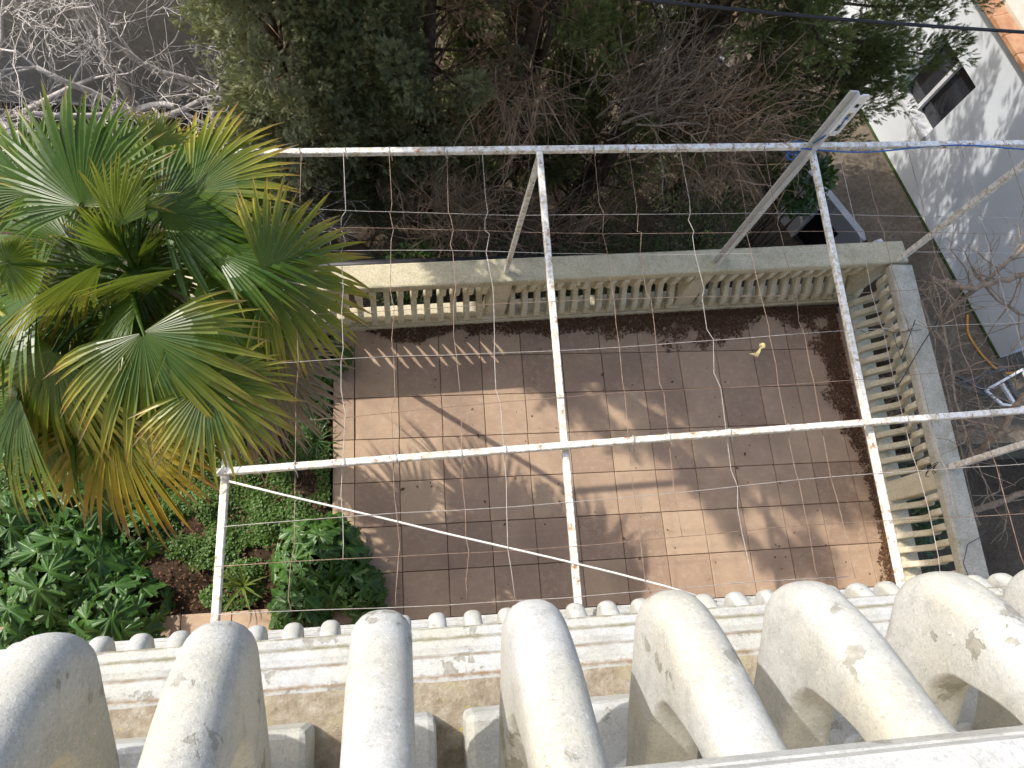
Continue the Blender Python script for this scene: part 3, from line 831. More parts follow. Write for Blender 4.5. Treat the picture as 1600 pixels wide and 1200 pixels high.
def clover_patch(name, polys, count, mat, size, zlo, zhi, seed):
    r = np.random.default_rng(seed); pts = []
    for (cx, cy, rx, ry, w) in polys:
        c = at(cx, cy, 0); n = int(count * w)
        a = r.uniform(0, 6.283, n); q = np.sqrt(r.random(n))
        x = c.x + np.cos(a) * q * rx; y = c.y + np.sin(a) * q * ry
        hgt = np.array([mnoise.noise((u * 3.5, v * 3.5, 2)) for u, v in zip(x, y)])
        keep = hgt > -.28 - .25 * r.random(n)
        z = zlo + (zhi - zlo) * np.clip(.5 + hgt, 0, 1) * (.4 + .6 * r.random(n)) * (1 - .5 * q)
        pts.append(np.stack([x, y, z], 1)[keep])
    P = np.concatenate(pts); P = P[(P[:, 0] < -.235) & (P[:, 1] > -2.36)]; N = len(P)
    tv = np.array([(0, 0, 0), (.3, .32, .05), (.8, .36, .0), (1, 0, -.06), (.8, -.36, 0), (.3, -.32, .05)]); tf = np.array([(0, 1, 2), (0, 2, 3), (0, 3, 4), (0, 4, 5)])
    d = np.stack([r.normal(size=N), r.normal(size=N), .35 * r.normal(size=N) + .1], 1)
    m = scatter(name, tv, tf, P, frames(d, r.normal(0, .45, N)), r.uniform(.6, 1.3, N) * size)
    m.materials.append(mat); return tag(link(name, m), kind="stuff")

clover_patch("clover", [(400, 800, .38, .30, .4), (330, 850, .28, .22, .2), (460, 740, .25, .22, .15), (300, 790, .3, .25, .15), (20, 720, .6, .5, .3), (480, 680, .16, .35, .12), (250, 760, .3, .3, .1), (360, 930, .25, .12, .12), (100, 790, .4, .3, .15), (480, 830, .2, .2, .12), (360, 760, .45, .3, .3), (440, 800, .3, .35, .25), (300, 850, .22, .25, .15), (505, 740, .12, .3, .1), (390, 900, .3, .15, .15), (240, 800, .3, .3, .15)], 18000, M['clover'], .024, -.05, .20, 3)
clover_patch("groundcover", [(60, 500, .9, .8, .35), (250, 450, .8, .8, .3), (-60, 600, 1.2, .9, .5), (150, 640, .8, .6, .3), (350, 640, .6, .6, .2), (490, 600, .2, .5, .15)], 16000, M['ivy'], .028, -.06, .12, 4)
# fallen leaves on the bare soil
P = np.stack([rng.uniform(-3.2, -.25, 5000), rng.uniform(-2.33, .3, 5000), np.full(5000, .0)], 1)
P[:, 2] = [-.035 + .05 * (mnoise.noise((x * 1.3, y * 1.3, 0)) + .4) for x, y in P[:, :2]]
P[:, 2] += rng.uniform(0, .04, 5000)
dl = np.stack([rng.normal(size=5000), rng.normal(size=5000), .3 * rng.normal(size=5000)], 1)
lm2 = scatter("fallen_leaves", flake_v, flake_f, P, frames(dl, rng.normal(0, .5, 5000)), rng.uniform(.015, .042, 5000)); lm2.materials.append(M['litter'])
tag(link("fallen_leaves", lm2), kind="stuff")

def strap_plant(base, n, L, label, mat='strap', upv=.9, w=.011):
    root = empty("strap_leaf_plant", base, label, "plant"); b = Vector(base)
    for k in range(n):
        a = random.uniform(0, 6.28); l = L * random.uniform(.6, 1.1); out = random.uniform(.3, 1.0)
        h = Vector((math.cos(a), math.sin(a), 0)); sd = Vector((-h.y, h.x, 0)); mb = MB(); ts = (0, .25, .5, .75, 1)
        for t in ts:
            p = b + h * (l * out * t) + Vector((0, 0, l * (upv * t - .75 * out * t * t))); ww = w * (1 - t) ** .6 + .0008
            mb.v.extend([tuple(p - sd * ww + Vector((0, 0, ww * .5))), tuple(p), tuple(p + sd * ww + Vector((0, 0, ww * .5)))])
        v = random.random()
        for i in range(4):
            for c in (0, 1):
                q = i * 3 + c; mb.face([q, q + 1, q + 4, q + 3], [(ts[i], v), (ts[i], v), (ts[i + 1], v), (ts[i + 1], v)])
        mb.build("leaf", M[mat], root)
    return root
strap_plant(at(380, 915, 0), 22, .42, "yellow green strap leaved seedling between the path and the clover", 'strap')
strap_plant(at(493, 690, 0), 30, .30, "dark grassy tuft against the left edge of the terrace", 'ivy', .8, .008)
strap_plant(at(500, 625, 0), 22, .26, "small grassy tuft just below the bright lobed plant", 'ivy', .9, .008)

# ------------------------------------------------------------------ wall and bare tree at upper left
wl_ = MB(); wl_.box((-4.9, 5.2, -1.2), (9.6, .3, 2.8))
wl_.box((-4.9, 5.2, .23), (9.62, .40, .06))
o = wl_.build("boundary_wall", M['taupe']); tag(o, "plain taupe rendered wall behind the bare tree", "wall")

def grow(mb, twigs, p, d, L, r, lvl, rs, up=.05, spread=.75, minr=.003):
    n = 4; pts = [p]; rad = [r]; q = Vector(p); dd = Vector(d).normalized()
    for i in range(n):
        dd = (dd + Vector((rs.gauss(0, .16), rs.gauss(0, .16), rs.gauss(0, .14) + up))).normalized()
        q = q + dd * (L / n); pts.append(q.copy()); rad.append(max(minr, r * (1 - .45 * (i + 1) / n)))
    (mb if r > .008 else twigs).tube(pts, rad, 6 if r > .02 else 4 if r > .006 else 3, r > .02)
    if lvl == 0: return
    kids = rs.choice((2, 3, 3)) if lvl > 1 else rs.choice((2, 3, 4))
    for k in range(kids):
        i = rs.choice((2, 3, 4)) if k else 4
        ax = dd.orthogonal().normalized(); ax = Matrix.Rotation(rs.uniform(0, 6.28), 3, dd) @ ax
        nd_ = (dd + ax * rs.uniform(.45, 1.0) * spread * 1.3).normalized()
        grow(mb, twigs, pts[i], nd_, L * rs.uniform(.58, .84), rad[i] * .62, lvl - 1, rs, up, spread, minr)

def bare_tree(name, base, limbs, label, mat, lvl, seed, up=.02, minr=.0026, spread=.75):
    rs = random.Random(seed); root = empty(name, base, label, "tree")
    tr, tw = MB(), MB(); b = Vector(base); fork = b + Vector((.05, 0, (limbs[0][0]))) if False else b
    for (h, d, L, r) in limbs:
        s = b + Vector((0, 0, h)); grow(tr, tw, s, d, L, r, lvl, rs, up, spread, minr)
    top = max(h for h, *_ in limbs)
    tr.tube([b + Vector((0, 0, -.1)), b + Vector((.02, .02, top * .5)), b + Vector((0, 0, top))], [.11, .09, .07], 8)
    tr.build("trunk", M[mat], root, smooth=True); tag(tw.build("twig_crown", M[mat], root), kind="stuff")
    return root
bare_tree("bare_tree", (-2.7, 3.7, Z_LOW), [(1.5, (-.7, -.2, .6), 1.15, .05), (1.6, (.6, -.3, .5), 1.15, .05), (1.7, (.1, .2, .9), 1.15, .05), (1.4, (.9, .1, .3), 1.2, .05), (1.5, (-.9, -.3, .4), 1.15, .05), (1.3, (.4, -.7, .2), 1.1, .045)],
          "leafless tree with dense pale grey twigs in front of the taupe wall", 'bark_pale', 6, 21)
bare_tree("bare_tree", (-4.3, 3.7, Z_LOW), [(1.5, (.5, -.1, .8), 1.15, .055), (1.4, (.4, -.5, .6), 1.15, .05), (1.6, (-.3, .2, .9), 1.1, .05), (1.3, (.9, .2, .5), 1.2, .05), (1.5, (.7, -.5, .4), 1.2, .05)],
          "bare twiggy tree at the left edge above the palm", 'bark_pale', 6, 22)
bare_tree("bare_tree", (-1.9, 4.1, Z_LOW), [(1.5, (-.5, -.4, .5), 1.0, .04), (1.4, (.5, -.4, .35), 1.0, .04), (1.3, (.2, -.6, .15), 1.0, .04), (1.6, (-.7, 0, .4), 1.0, .04)],
          "slender bare tree with twigs reaching to the grey green cypress", 'bark_pale', 6, 25)

# ------------------------------------------------------------------ cypresses
def spray_template():
    """flat feathery spray of scale foliage along x"""
    v, f = [], []
    def blade(p, ang, l, w):
        c, s = math.cos(ang), math.sin(ang); b = len(v)
        v.extend([(p + w * s * .5, -w * c * .5, 0), (p + l * c, l * s, .05 * l * (1 if ang > 0 else -1)), (p - w * s * .5, w * c * .5, 0)])
        f.append((b, b + 1, b + 2))
    blade(0, 0, 1.0, .11)
    for k, p in enumerate((.08, .28, .48, .68)):
        for sgn in (1, -1):
            blade(p, sgn * R_(36 + 6 * (k % 2)), .46 * (1 - p * .6), .105)
    return np.array(v), np.array(f)
SPV, SPF = spray_template()

def plume_points(c, d, L, r, n, rr):
    """points and directions of sprays over a feathery plume"""
    d = np.array(d, float); d /= np.linalg.norm(d)
    t = rr.random(n) ** .8; a = rr.uniform(0, 6.283, n)
    e1 = np.cross(d, [0.3, .2, 1]); e1 /= np.linalg.norm(e1); e2 = np.cross(d, e1)
    rad = r * np.sqrt(np.clip(1 - (2 * t - 1) ** 2, 0.02, 1)) * (.55 + .45 * np.sqrt(rr.random(n)))
    off = np.cos(a)[:, None] * e1 + np.sin(a)[:, None] * e2
    P = np.array(c) + t[:, None] * d * L + off * rad[:, None]
    D = off * .55 + d * 1.0 + rr.normal(0, .28, (n, 3)) + [0, 0, .1]
    return P, D

def cypress(base, top, r_lo, r_mid, r_top, z_first, mat, label, seed, n_low=95, n_up=75, lean=(0, 0), bare_side=None, bare=.8, dead=.0, trunks=1, zsplit=2.6, low=None, size=.046, up_n=190, up_s=(.22, .38), radii=None):
    """trunks, branches, dead inner twigs and a crown of feathery plumes; fine sprays below zsplit, coarser ones above"""
    rr = np.random.default_rng(seed); rs = random.Random(seed)
    root = empty("cypress_tree", base, label, "tree"); b = Vector(base); H = top - base[2]
    ax = lambda z: Vector((b.x + lean[0] * (z - b.z) / H, b.y + lean[1] * (z - b.z) / H, z))
    tm = MB()
    for k in range(trunks):
        o_ = Vector((rs.uniform(-.22, .22), rs.uniform(-.15, .1), 0)) if k else Vector((0, 0, 0))
        pts = [ax(b.z - .1 + (H * .95) * i / 14) + o_ * (1 + i * .10) + Vector((rs.gauss(0, .03), rs.gauss(0, .03), 0)) for i in range(15)]
        tm.tube(pts, [.095 * (1 - .06 * i) * (1 if not k else .6) for i in range(15)], 7)
    P, D, S, DP, DD, DS = [], [], [], [], [], []
    bm_, tw_ = MB(), MB()
    zs = [(z_first + (zsplit - z_first) * (k + rs.random()) / n_low, True) for k in range(n_low)] + [(zsplit + (top - zsplit) * (k + rs.random()) / n_up, False) for k in range(n_up)]
    for z, fine in zs:
        t = (z - z_first) / (top - z_first)
        R = np.interp(t, [0, .25, .5, .8, 1], [r_lo, r_mid * .9, r_mid, r_top, .12])
        if radii: R = np.interp(z, [q[0] for q in radii], [q[1] for q in radii])
        a = rs.uniform(0, 6.283); R *= rs.uniform(.6, 1.15)
        h = Vector((math.cos(a), math.sin(a), 0)); c0 = ax(z - .25)
        tipv = ax(z) + h * R + Vector((0, 0, .25)); mid = c0.lerp(tipv, .55) - Vector((0, 0, .06))
        bm_.tube([c0, mid, tipv], [.024 * (1 - t * .5), .015, .005], 4, False)
        if not fine:
            up = Vector((h.x * .55, h.y * .55, 1.0)); L, w = rs.uniform(1.0, 1.5), rs.uniform(.3, .42); n = up_n
            p_, d_ = plume_points(tuple(tipv - up.normalized() * L * .45), tuple(up), L, w, n, rr); P.append(p_); D.append(d_); S.append(rr.uniform(*up_s, n)); continue
        for q in range(9):       # dead inner twigs
            s0 = c0.lerp(tipv, rs.uniform(.1, .8)); e = s0 + Vector((rs.gauss(0, .15), rs.gauss(0, .15), rs.gauss(-.06, .15)))
            r = rs.uniform(.002, .0055)
            tw_.tube([s0, s0.lerp(e, .5) + Vector((rs.gauss(0, .025), rs.gauss(0, .025), rs.gauss(0, .025))), e], [r, r * .7, .0012], 3, False)
        barren = bare_side is not None and h.dot(Vector((*bare_side, 0)).normalized()) > .1
        if barren and rs.random() < bare:
            if rs.random() < dead:
                n = 150; p_, d_ = plume_points(tuple(mid + Vector((0, 0, .1))), tuple(tipv - mid + Vector((0, 0, -.25))), .5, .17, n, rr); DP.append(p_); DD.append(d_); DS.append(rr.uniform(.04, .075, n))
            continue
        up = Vector((h.x * .5, h.y * .5, 1.0)).normalized(); L = rs.uniform(.55, .95); w = rs.uniform(.10, .20); n = 205
        p_, d_ = plume_points(tuple(tipv - up * L * .5), tuple(up), L, w, n, rr); P.append(p_); D.append(d_); S.append(rr.uniform(.6, 1.3, n) * size)
        for q in range(3):       # side tufts break the outline
            c_ = tipv + up * rs.uniform(-.3, .3) * L + Vector((rs.gauss(0, .12), rs.gauss(0, .12), rs.gauss(0, .08)))
            p_, d_ = plume_points(tuple(c_), (h.x * .6 + rs.gauss(0, .4), h.y * .6 + rs.gauss(0, .4), .7), .28, .09, 42, rr); P.append(p_); D.append(d_); S.append(rr.uniform(.6, 1.2, 42) * size)
        q0 = c0.lerp(tipv, .55); n = 60
        p_, d_ = plume_points(tuple(q0), (h.x, h.y, .5), .5, .2, n, rr); P.append(p_); D.append(d_); S.append(rr.uniform(.9, 1.6, n) * size)
    P, D, S = np.concatenate(P), np.concatenate(D), np.concatenate(S); N = len(P)
    tm.build("trunk", M['bark'], root, smooth=True)
    tag(bm_.build("branches", M['bark'], root), kind="stuff"); tag(tw_.build("dead_twigs", M['deadtwig'], root), kind="stuff")
    cm = scatter("crown", SPV, SPF, P, frames(D, rr.uniform(0, 6.283, N)), S); cm.materials.append(mat)
    tag(link("crown", cm, None, root), kind="stuff")
    if DP:
        P2, D2 = np.concatenate(DP), np.concatenate(DD)
        dm = scatter("dead_foliage", SPV, SPF, P2, frames(D2, rr.uniform(0, 6.283, len(P2))), np.concatenate(DS)); dm.materials.append(M['cyp_dead'])
        tag(link("dead_foliage", dm, None, root), kind="stuff")
    return root

cypress((-.68, 2.85, Z_LOW), 8.2, 0, 0, 0, -2.0, M['cyp'], "sunlit grey green cypress at the left end of the row beside the bare tree", 1, n_low=85, n_up=36, size=.080, trunks=1,
        radii=[(-2, .45), (1, .50), (2.2, .58), (3.3, .78), (5.6, .80), (7, .6), (8.2, .1)])
cypress((.08, 3.15, Z_LOW), 8.2, 0, 0, 0, -2.0, M['cyp'], "second grey green cypress from the left with a dark gap between its stems", 11, n_low=80, n_up=40, size=.080, trunks=2,
        radii=[(-2, .45), (1, .52), (2.4, .65), (3.6, .9), (6.8, .9), (8.2, .1)])
cypress((.85, 3.25, Z_LOW), 8.2, .65, .95, .8, -2.0, M['cyp'], "dark cypress whose plumes hang behind the balustrade left of the first post", 2, n_low=95, n_up=13, size=.080, bare_side=(1, -.3), bare=.5, dead=.4, trunks=3)
cypress((1.9, 3.35, Z_LOW), 8.2, .55, .95, .8, -2.0, M['cyp_dark'], "cypress with a bare brown trunk in the middle of the row", 3, n_low=95, n_up=7, size=.080, bare_side=(-.1, -1), bare=.55, dead=.5, trunks=3)
cypress((2.7, 3.0, Z_LOW), 4.8, .60, 1.0, .6, -2.0, M['cyp_dark'], "leaning cypress with bare twiggy stems right of the first post", 4, n_low=95, n_up=4, size=.080, lean=(2.2, .7), bare_side=(-.3, -1), bare=.55, dead=.4, trunks=4)
cypress((4.7, 3.7, Z_LOW), 4.2, .85, 1.38, .8, -1.6, M['cyp_dark'], "dense dark green cypress spreading in front of the pale blue building", 5, n_low=130, n_up=4, size=.080, lean=(.4, .1), trunks=2, up_n=70, up_s=(.10, .18))
cypress((3.4, 4.7, Z_LOW), 5.2, .9, 1.1, .7, -2.0, M['cyp_dark'], "cypress in the second row seen through the bare stems", 6, n_low=45, n_up=5, up_n=70, up_s=(.1, .17), trunks=2, size=.09)
cypress((1.2, 4.8, Z_LOW), 5.2, .9, 1.1, .7, -2.0, M['cyp'], "cypress in the second row behind the bare brown trunk", 7, n_low=45, n_up=4, up_n=90, trunks=2, size=.09)

# dry brush and dead branches leaning between the trunks
brush = MB(); rs = random.Random(5); roots = []
def brush_heap(x, y, z, n, lab, L=.9, lean=(.3, 0, 1), mat='deadtwig', spread=.55, rad=.009):
    root = empty("dry_brush", (x, y, z), lab, "brush"); mb = MB()
    for k in range(n):
        p = Vector((x + rs.gauss(0, .28), y + rs.gauss(0, .18), z + rs.uniform(-.2, .5)))
        d = (Vector(lean) + Vector((rs.gauss(0, spread), rs.gauss(0, spread), rs.gauss(0, spread)))).normalized(); l = L * rs.uniform(.4, 1.1)
        q = p; dd = d; pts = [p]
        for i in range(5):
            dd = (dd + Vector((rs.gauss(0, .22), rs.gauss(0, .22), rs.gauss(-.03, .22)))).normalized(); q = q + dd * (l / 5); pts.append(q)
        r = rad * rs.uniform(.25, 1.0) ** 1.6 + .0012; mb.tube(pts, [r, r * .9, r * .75, r * .6, r * .4, r * .15], 3, False)
        for j in range(5):
            s = rs.choice(pts[1:]); e = s + Vector((rs.gauss(0, .09), rs.gauss(0, .09), rs.gauss(-.01, .09)))
            mb.tube([s, s.lerp(e, .5) + Vector((rs.gauss(0, .015), rs.gauss(0, .015), rs.gauss(0, .015))), e], [r * .45, r * .3, r * .1], 3, False)
    o = mb.build("twigs", M[mat], root); tag(o, kind="stuff"); return root
brush_heap(1.75, 2.75, .5, 170, "hanging mass of dry brown twigs behind the first post", 1.0, (.2, -.2, -.7))
brush_heap(3.2, 2.7, .4, 210, "slanting tangle of bare grey brown branches right of the first post", 1.3, (.55, .2, 1), 'vine', .35, .014)
brush_heap(4.2, 2.5, -.1, 300, "reddish brown dry brush beside the tall grey post", .7, (.3, 0, .2), 'deadtwig', .8)
brush_heap(2.6, 2.2, -1.5, 120, "dry branches lying on the ground behind the balustrade", .9, (.6, .1, .5), 'deadtwig', .6)

# leafy bush by the tall post, and weeds behind the balustrade
def leafy_bush(center, rx, rz, n, size, label, mat, seed):
    r = np.random.default_rng(seed); root = empty("leafy_bush", (center[0], center[1], Z_LOW), label, "bush")
    d = r.normal(size=(n, 3)); d /= np.linalg.norm(d, axis=1, keepdims=True)
    P = np.array(center) + d * np.array([rx, rx, rz]) * (.5 + .5 * r.random((n, 1)))
    keep = np.array([mnoise.noise(tuple(p * 3.1)) > -.22 for p in P]); P, d = P[keep], d[keep]; n = len(P)
    tv = np.array([(0, 0, 0), (.35, .28, .06), (.75, .22, .02), (1, 0, -.08), (.75, -.22, .02), (.35, -.28, .06)]); tf = np.array([(0, 1, 2), (0, 2, 3), (0, 3, 4), (0, 4, 5)])
    m = scatter("leaves", tv, tf, P, frames(d + r.normal(0, .5, (n, 3)) + [0, 0, -.2], r.normal(0, .6, n)), r.uniform(.7, 1.3, n) * size); m.materials.append(M[mat])
    tag(link("leaves", m, None, root), kind="stuff")
    mb = MB(); rs_ = random.Random(seed)
    for k in range(9):
        e = Vector(center) + Vector((rs_.gauss(0, rx * .5), rs_.gauss(0, rx * .5), rs_.gauss(0, rz * .5)))
        b = Vector((center[0] + rs_.gauss(0, .06), center[1] + rs_.gauss(0, .06), Z_LOW)); mb.tube([b, b.lerp(e, .5) + Vector((rs_.gauss(0, .05), 0, 0)), e], [.02, .014, .004], 5)
    mb.build("stems", M['bark'], root); return root
c = at_y(1258, 290, 2.2); leafy_bush(tuple(c), .30, .45, 900, .075, "glossy green leafy bush below the tall grey post", 'ivy', 31)
c = at(645, 402, -.8); leafy_bush((c.x, c.y, -1.2), .35, .5, 800, .06, "green weeds just behind the far balustrade near the left", 'clover', 32)
c = at(1050, 330, -.5); leafy_bush((c.x + .9, c.y + .3, -1.3), .5, .7, 1100, .06, "dull green shrub in the shade behind the second bay of the far balustrade", 'cyp_dark', 33)
leafy_bush((6.6, -1.6, -1.7), .8, .6, 2600, .075, "shaded green shrub below the right balustrade at the photo's right edge", 'ivy', 34)
leafy_bush((6.1, -2.9, -1.9), .8, .5, 2200, .07, "shaded green shrub below the right balustrade nearest the house", 'ivy', 35)

for (x, y, z, rx, rz, n, sz, mt, lab, sd) in (
    (.5, 1.7, -1.7, .55, .6, 1500, .05, 'ivy', "dark green undergrowth in the shade behind the left bay of the far balustrade", 41),
    (1.9, 1.9, -1.8, .6, .55, 1500, .045, 'cyp', "dull olive undergrowth behind the first post", 42),
    (3.1, 1.9, -1.8, .6, .6, 1700, .045, 'cyp_dark', "green undergrowth below the slanting bare branches", 43),
    (2.5, 1.6, -1.6, .5, .5, 1700, .045, 'ivy', "dark green weeds behind the middle of the far balustrade", 45),
    (3.7, 1.75, -1.55, .5, .55, 1700, .05, 'cyp_dark', "green weeds left of the tall grey post's foot", 46),
    (1.2, 2.2, -1.5, .5, .6, 1700, .045, 'cyp_dark', "shaded green shrub between the second and third cypress", 47),
    (4.4, 2.1, -1.6, .55, .6, 1500, .05, 'cyp', "olive shrub at the foot of the tall grey post", 44)):
    leafy_bush((x, y, z), rx, rz, n, sz, lab, mt, sd)
brush_heap(1.2, 2.1, -1.0, 200, "brown dead twigs hanging low behind the left bay of the far balustrade", .9, (.2, -.1, .6), 'deadtwig', .6)
brush_heap(3.9, 2.4, .5, 260, "tan dead branches tangled at the foot of the dense cypress", 1.0, (.7, .1, .5), 'deadtwig', .5, .011)
c = at(945, 305, -2.3); leafy_bush((c.x, c.y, -2.25), .6, .4, 1500, .05, "low dark shrub on the ground under the leaning cypress", 'cyp_dark', 48)
c = at(1050, 290, -2.3); leafy_bush((c.x, c.y, -2.2), .55, .45, 1400, .05, "low olive shrub on the ground between the leaning and the dense cypress", 'cyp', 49)
pp = MB(); pp.tube([(-.6, .82, .33), (.4, .85, .35), (1.7, .90, .33), (2.6, .98, .2)], .055, 8)
tag(pp.build("drain_pipe", M['black'], smooth=True), "thick black pipe running low behind the far balustrade", "pipe")

# ------------------------------------------------------------------ neighbouring buildings
ZR = -1.5
yd = MB(); yd.prism([(12, -.8), (12, 7.5), (4.3, 7.5), (5.62, 4.97), (7.02, 2.36), (7.02, .6), (7.12, -.8)], Z_LOW - .05, ZR)
tag(yd.build("yard", M['yard']), kind="structure")

# grey wall below the yard edge, with a doorway and a window
gA, gB = Vector((7.06, 2.30, ZR)), Vector((4.40, 7.27, ZR))
ug = (gB - gA).normalized(); ng = Vector((-ug.y, ug.x, 0)); ng = ng if ng.y < 0 else -ng
Mg = Matrix((ug, ng, Vector((0, 0, 1)))).transposed()
gw = empty("grey_outbuilding", (gA.x, gA.y, Z_LOW), "grey rendered wall with dark openings under the brown yard", "building")
def gpiece(name, s0, s1, z0, z1, off, th, mat, parent=gw):
    mb = MB(); mb.box(gA + ug * ((s0 + s1) / 2) + ng * off + Vector((0, 0, (z0 + z1) / 2 - ZR)), (s1 - s0, th, z1 - z0), Mg); return mb.build(name, M[mat], parent)
gpiece("wall", -.05, .27, Z_LOW - .6, ZR - .004, .06, .12, 'greywall')
gpiece("lintel", .27, 5.0, ZR - .30, ZR - .004, .06, .12, 'greywall')
gpiece("wall", .78, 1.17, Z_LOW - .6, ZR - .30, .06, .12, 'greywall')
gpiece("door_shade_panel", .27, .78, Z_LOW - .6, ZR - .30, .012, .02, 'dark')  # flat panel, the doorway's inner shade put into its colour
gpiece("door_frame", .735, .78, Z_LOW - .5, ZR - .30, .09, .10, 'frame')
gpiece("window_frame", 1.17, 1.24, Z_LOW, ZR - .30, .05, .06, 'frame')
gpiece("window_pane", 1.24, 2.3, Z_LOW - .5, ZR - .30, .03, .02, 'glass')
gpiece("window_frame", 2.3, 2.36, Z_LOW, ZR - .30, .05, .06, 'frame')
gpiece("wall", 2.36, 5.0, Z_LOW - .6, ZR - .30, .06, .12, 'greywall')
vc = MB(); p = at(1372, 382, ZR + .12); vc.box(p, (.16, .16, .14), Matrix.Rotation(.5, 3, 'Z'), .5)
tag(vc.build("vent_cap", M['fresh_white']), "small white vent cap at the corner of the brown yard", "vent")

# pale blue building
bA, bB = at(1340, 165, ZR), at(1560, 560, ZR)
ub = (bB - bA).normalized(); nb_ = Vector((-ub.y, ub.x, 0)); nb_ = nb_ if nb_.x < 0 else -nb_       # faces the terrace
Mb = Matrix((ub, nb_, Vector((0, 0, 1)))).transposed()
bh = empty("blue_house", (bB.x, bB.y, ZR), "pale blue rendered house with a terracotta roof edge at upper right", "house")
HT = 2.37; Lb = (bB - bA).length
def bpiece(name, s0, s1, z0, z1, u0, u1, mat, parent=bh):
    mb = MB(); mb.box(bA + ub * ((s0 + s1) / 2) + nb_ * ((u0 + u1) / 2) + Vector((0, 0, (z0 + z1) / 2)), (s1 - s0, u1 - u0, z1 - z0), Mb); return mb.build(name, M[mat], parent)
def on_wall(px, py):
    d = CAM_R @ Vector(((px - 800) / FPX, -(py - 600) / FPX, -1.0)); t = (bA - CAM_C).dot(nb_) / d.dot(nb_); q = CAM_C + d * t - bA
    return q.dot(ub), q.z
wl0, wz0 = on_wall(1394, 142); wl1, _ = on_wall(1445, 214); _, wz1 = on_wall(1523, 142)
wz0 = .70; wz1 = 1.72
D0 = -4.0
bpiece("wall", -3.0, wl0, 0, HT, D0, 0, 'bluewall')
bpiece("wall", wl1, Lb, 0, HT, D0, 0, 'bluewall')
bpiece("wall", wl0, wl1, 0, wz0, D0, 0, 'bluewall')
bpiece("wall", wl0, wl1, wz1, HT, D0, 0, 'bluewall')
bpiece("room_shade_block", wl0, wl1, wz0, wz1, D0, -.24, 'dark')  # solid block coloured dark in place of the unlit inside
wf = bpiece("window", wl0, wl1, wz0, wz0 + .045, -.23, .03, 'frame')
bpiece("frame", wl0, wl0 + .04, wz0 + .045, wz1, -.20, -.12, 'frame', wf)
bpiece("frame", wl1 - .04, wl1, wz0 + .045, wz1, -.20, -.12, 'frame', wf)
bpiece("frame", wl0 + .04, wl1 - .04, wz1 - .05, wz1, -.20, -.12, 'fresh_white', wf)
mid_ = wl0 + (wl1 - wl0) * .48
bpiece("mullion", mid_ - .025, mid_ + .025, wz0 + .045, wz1 - .05, -.19, -.11, 'frame', wf)
bpiece("pane", wl0 + .04, mid_ - .025, wz0 + .045, wz1 - .05, -.17, -.165, 'glass', wf)
bpiece("pane", mid_ + .025, wl1 - .04, wz0 + .045, wz1 - .05, -.185, -.18, 'glass', wf)
bpiece("moss_strip", -3.0, Lb, 0, .035, .001, .02, 'moss')
n_t = 26; tl = (Lb + 3.1) / n_t
for k in range(n_t):
    s = -3.0 + k * tl
    mb = MB(); c0 = bA + ub * s + nb_ * .10 + Vector((0, 0, HT + .03)); 
    mb.tube([c0 + ub * .01 + nb_ * .0, c0 + ub * .01 - nb_ * .22 + Vector((0, 0, .03))], [.001, .001], 3, False) if False else mb.box(bA + ub * (s + tl / 2) + nb_ * -.01 + Vector((0, 0, HT + .03 + random.uniform(0, .008))), (tl - .008, .24, .05), Mb)
    mb.build("roof_tile", M['terra'], bh)
bpiece("roof", -3.0, Lb + .05, HT + .005, HT + .10, D0, -.14, 'tanroof')

# things left lying about on the yard
hp = [at(1512, 492, ZR + .03), at(1513, 520, ZR + .02), at(1527, 545, ZR + .02), at(1545, 566, ZR + .02), at(1562, 580, ZR + .03), at(1580, 583, ZR + .03), at(1605, 575, ZR + .03)]
def smooth3(pts, per=5):
    out = []
    for i in range(len(pts) - 1):
        p0, p1, p2, p3 = [Vector(pts[k]) for k in (max(i - 1, 0), i, i + 1, min(i + 2, len(pts) - 1))]
        for s in range(per):
            t = s / per; out.append(.5 * ((2 * p1) + (p2 - p0) * t + (2 * p0 - 5 * p1 + 4 * p2 - p3) * t * t + (3 * p1 - p0 - 3 * p2 + p3) * t ** 3))
    return out + [Vector(pts[-1])]
tag(wire(smooth3(hp), .016, 'hose', "garden_hose", None, 7), "orange hose curving along the foot of the pale blue wall", "hose")
wfz = ZR + .25; wm = MB(); q = [at(1540, 610, wfz), at(1598, 577, wfz), at(1625, 640, wfz), at(1566, 632, wfz)]
for i in range(4): wm.bar(q[i], q[(i + 1) % 4], .03, .03)
wm.bar(at(1565, 600, wfz), at(1590, 640, wfz), .04, .04)
tag(wm.build("discarded_frame", M['fresh_white']), "discarded white metal frame lying among the bare vine branches", "frame")
sm = MB()
for a, b in (((1480, 580), (1600, 640)), ((1500, 600), (1570, 575)), ((1560, 570), (1600, 640)), ((1470, 590), (1560, 625))):
    sm.bar(at(*a, ZR + .12), at(*b, ZR + .2), .045, .03)
tag(sm.build("steel_sections", M['rusty']), "dark steel sections lying crossed below the orange hose", "scrap")
rb = MB()
for k in range(5): rb.tube([at(1556 + k, 354 + k * 6, ZR + .7), at(1606, 330 + k * 6, ZR + .75)], .011, 5)
tag(rb.build("steel_rods", M['black']), "bundle of thin black rods against the pale blue wall", "rods")

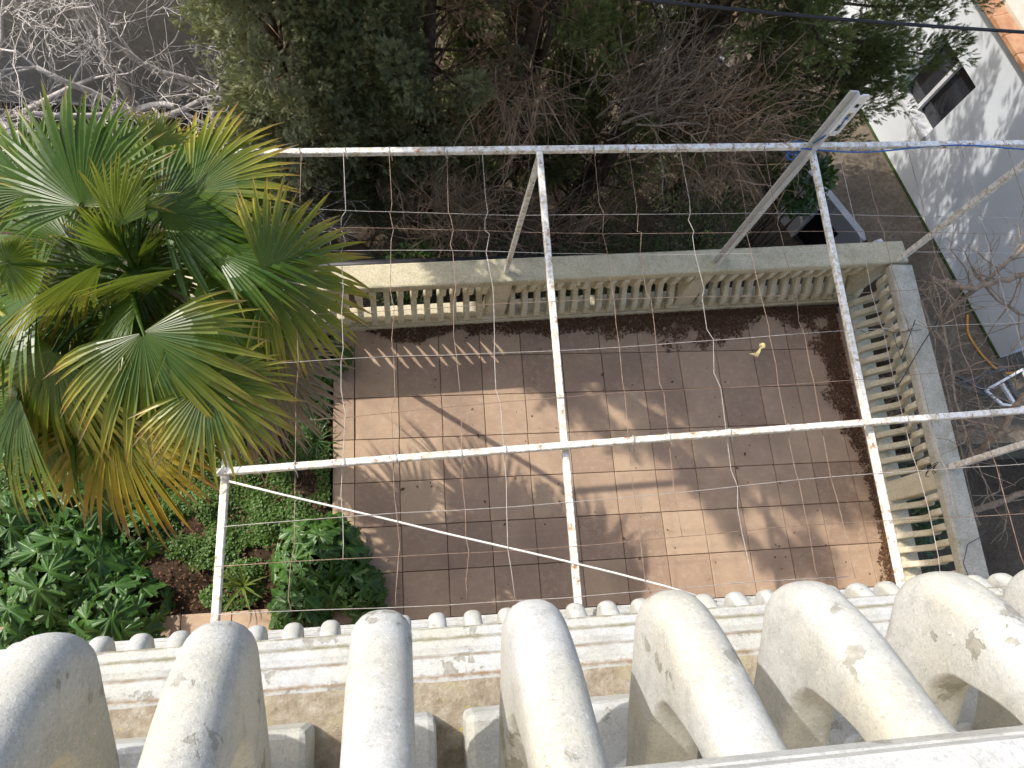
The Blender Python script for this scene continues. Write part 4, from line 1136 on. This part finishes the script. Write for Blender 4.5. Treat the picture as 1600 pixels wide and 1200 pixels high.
# grapevine on the right
vn = empty("grape_vine", (6.4, -.9, Z_LOW), "leafless grape vine with gnarled branches beyond the right balustrade", "vine")
vt, vw = MB(), MB(); rs = random.Random(77)
def vine(pxs, r0, r1, z0, z1):
    pts = [at(px, py, z0 + (z1 - z0) * i / (len(pxs) - 1)) for i, (px, py) in enumerate(pxs)]
    pts = smooth3(pts, 4); n = len(pts); vt.tube([p + Vector((rs.gauss(0, .012), rs.gauss(0, .012), rs.gauss(0, .012))) for p in pts], [r0 + (r1 - r0) * i / (n - 1) + rs.uniform(-.003, .004) for i in range(n)], 7)
    for k in range(14):
        p = pts[rs.randrange(n)]; grow(vt, vw, p, (rs.gauss(0, 1), rs.gauss(0, 1), rs.gauss(.2, .7)), rs.uniform(.15, .5), .009, 1, rs, 0, .9, .0028)
vine([(1450, 437), (1475, 440), (1510, 450), (1560, 440), (1620, 425)], .035, .025, .9, 1.2)
vine([(1470, 490), (1515, 460), (1560, 420), (1620, 375)], .022, .02, .7, 1.3)
vine([(1520, 420), (1560, 470), (1620, 500)], .014, .012, 1.0, .9)
vine([(1470, 760), (1520, 710), (1560, 680), (1600, 620), (1640, 600)], .045, .03, -.3, .9)
vine([(1480, 800), (1550, 790), (1620, 760)], .04, .035, -.8, -.4)
vine([(1440, 470), (1465, 560), (1500, 700), (1530, 820)], .010, .006, 1.0, .6)
vine([(1460, 440), (1490, 590), (1515, 700)], .007, .006, 1.2, 1.0)
vt.tube([at(1520, 720, -.2), Vector((6.5, -1.0, -1.2)), Vector((6.4, -.9, Z_LOW))], [.05, .06, .075], 8)
vt.build("trunk", M['vine'], vn, smooth=True); tag(vw.build("twigs", M['vine'], vn), kind="stuff")
brush_heap(6.5, -.6, -.6, 200, "grey tangle of cut vine shoots at the photo's right edge", .8, (.2, .1, .3), 'vine', .8, .008)
# dark tendrils caught on the right balustrade
td = empty("dry_tendrils", (5.38, -1.0, .99), "dark dry vine tendrils caught on the right balustrade", "tendrils")
def tendril(pts, r): mb = MB(); mb.tube(pts, r, 4); mb.build("tendril", M['black'], td)
for (cx, cy, n) in ((1452, 738, 3),):
    for k in range(n):
        c = at(cx + rs.uniform(-8, 8), cy + rs.uniform(-8, 8), 1.02 if cx > 1400 else .8); ph = rs.uniform(0, 6)
        tendril([c + Vector((.06 * math.cos(ph + a * 1.1) * (1 - a * .06), .05 * math.sin(ph * 1.7 + a * .8), .012 * a)) for a in np.linspace(0, 6, 14)], .0035)
tendril([at(1515, 905, 1.0), at(1505, 880, 1.0), at(1512, 850, 1.0), at(1540, 835, 1.02), at(1560, 815, 1.05)], .0035)
tendril([at(1338, 512, .9), at(1355, 522, .92), at(1372, 512, .95), at(1395, 520, 1.0), at(1440, 515, 1.0)], .003)
tendril([at(1405, 600, 1.0), at(1440, 540, 1.05), at(1480, 480, 1.1)], .005)
tendril([at(1395, 520, 1.0), at(1408, 560, 1.0), at(1430, 500, 1.05)], .004)
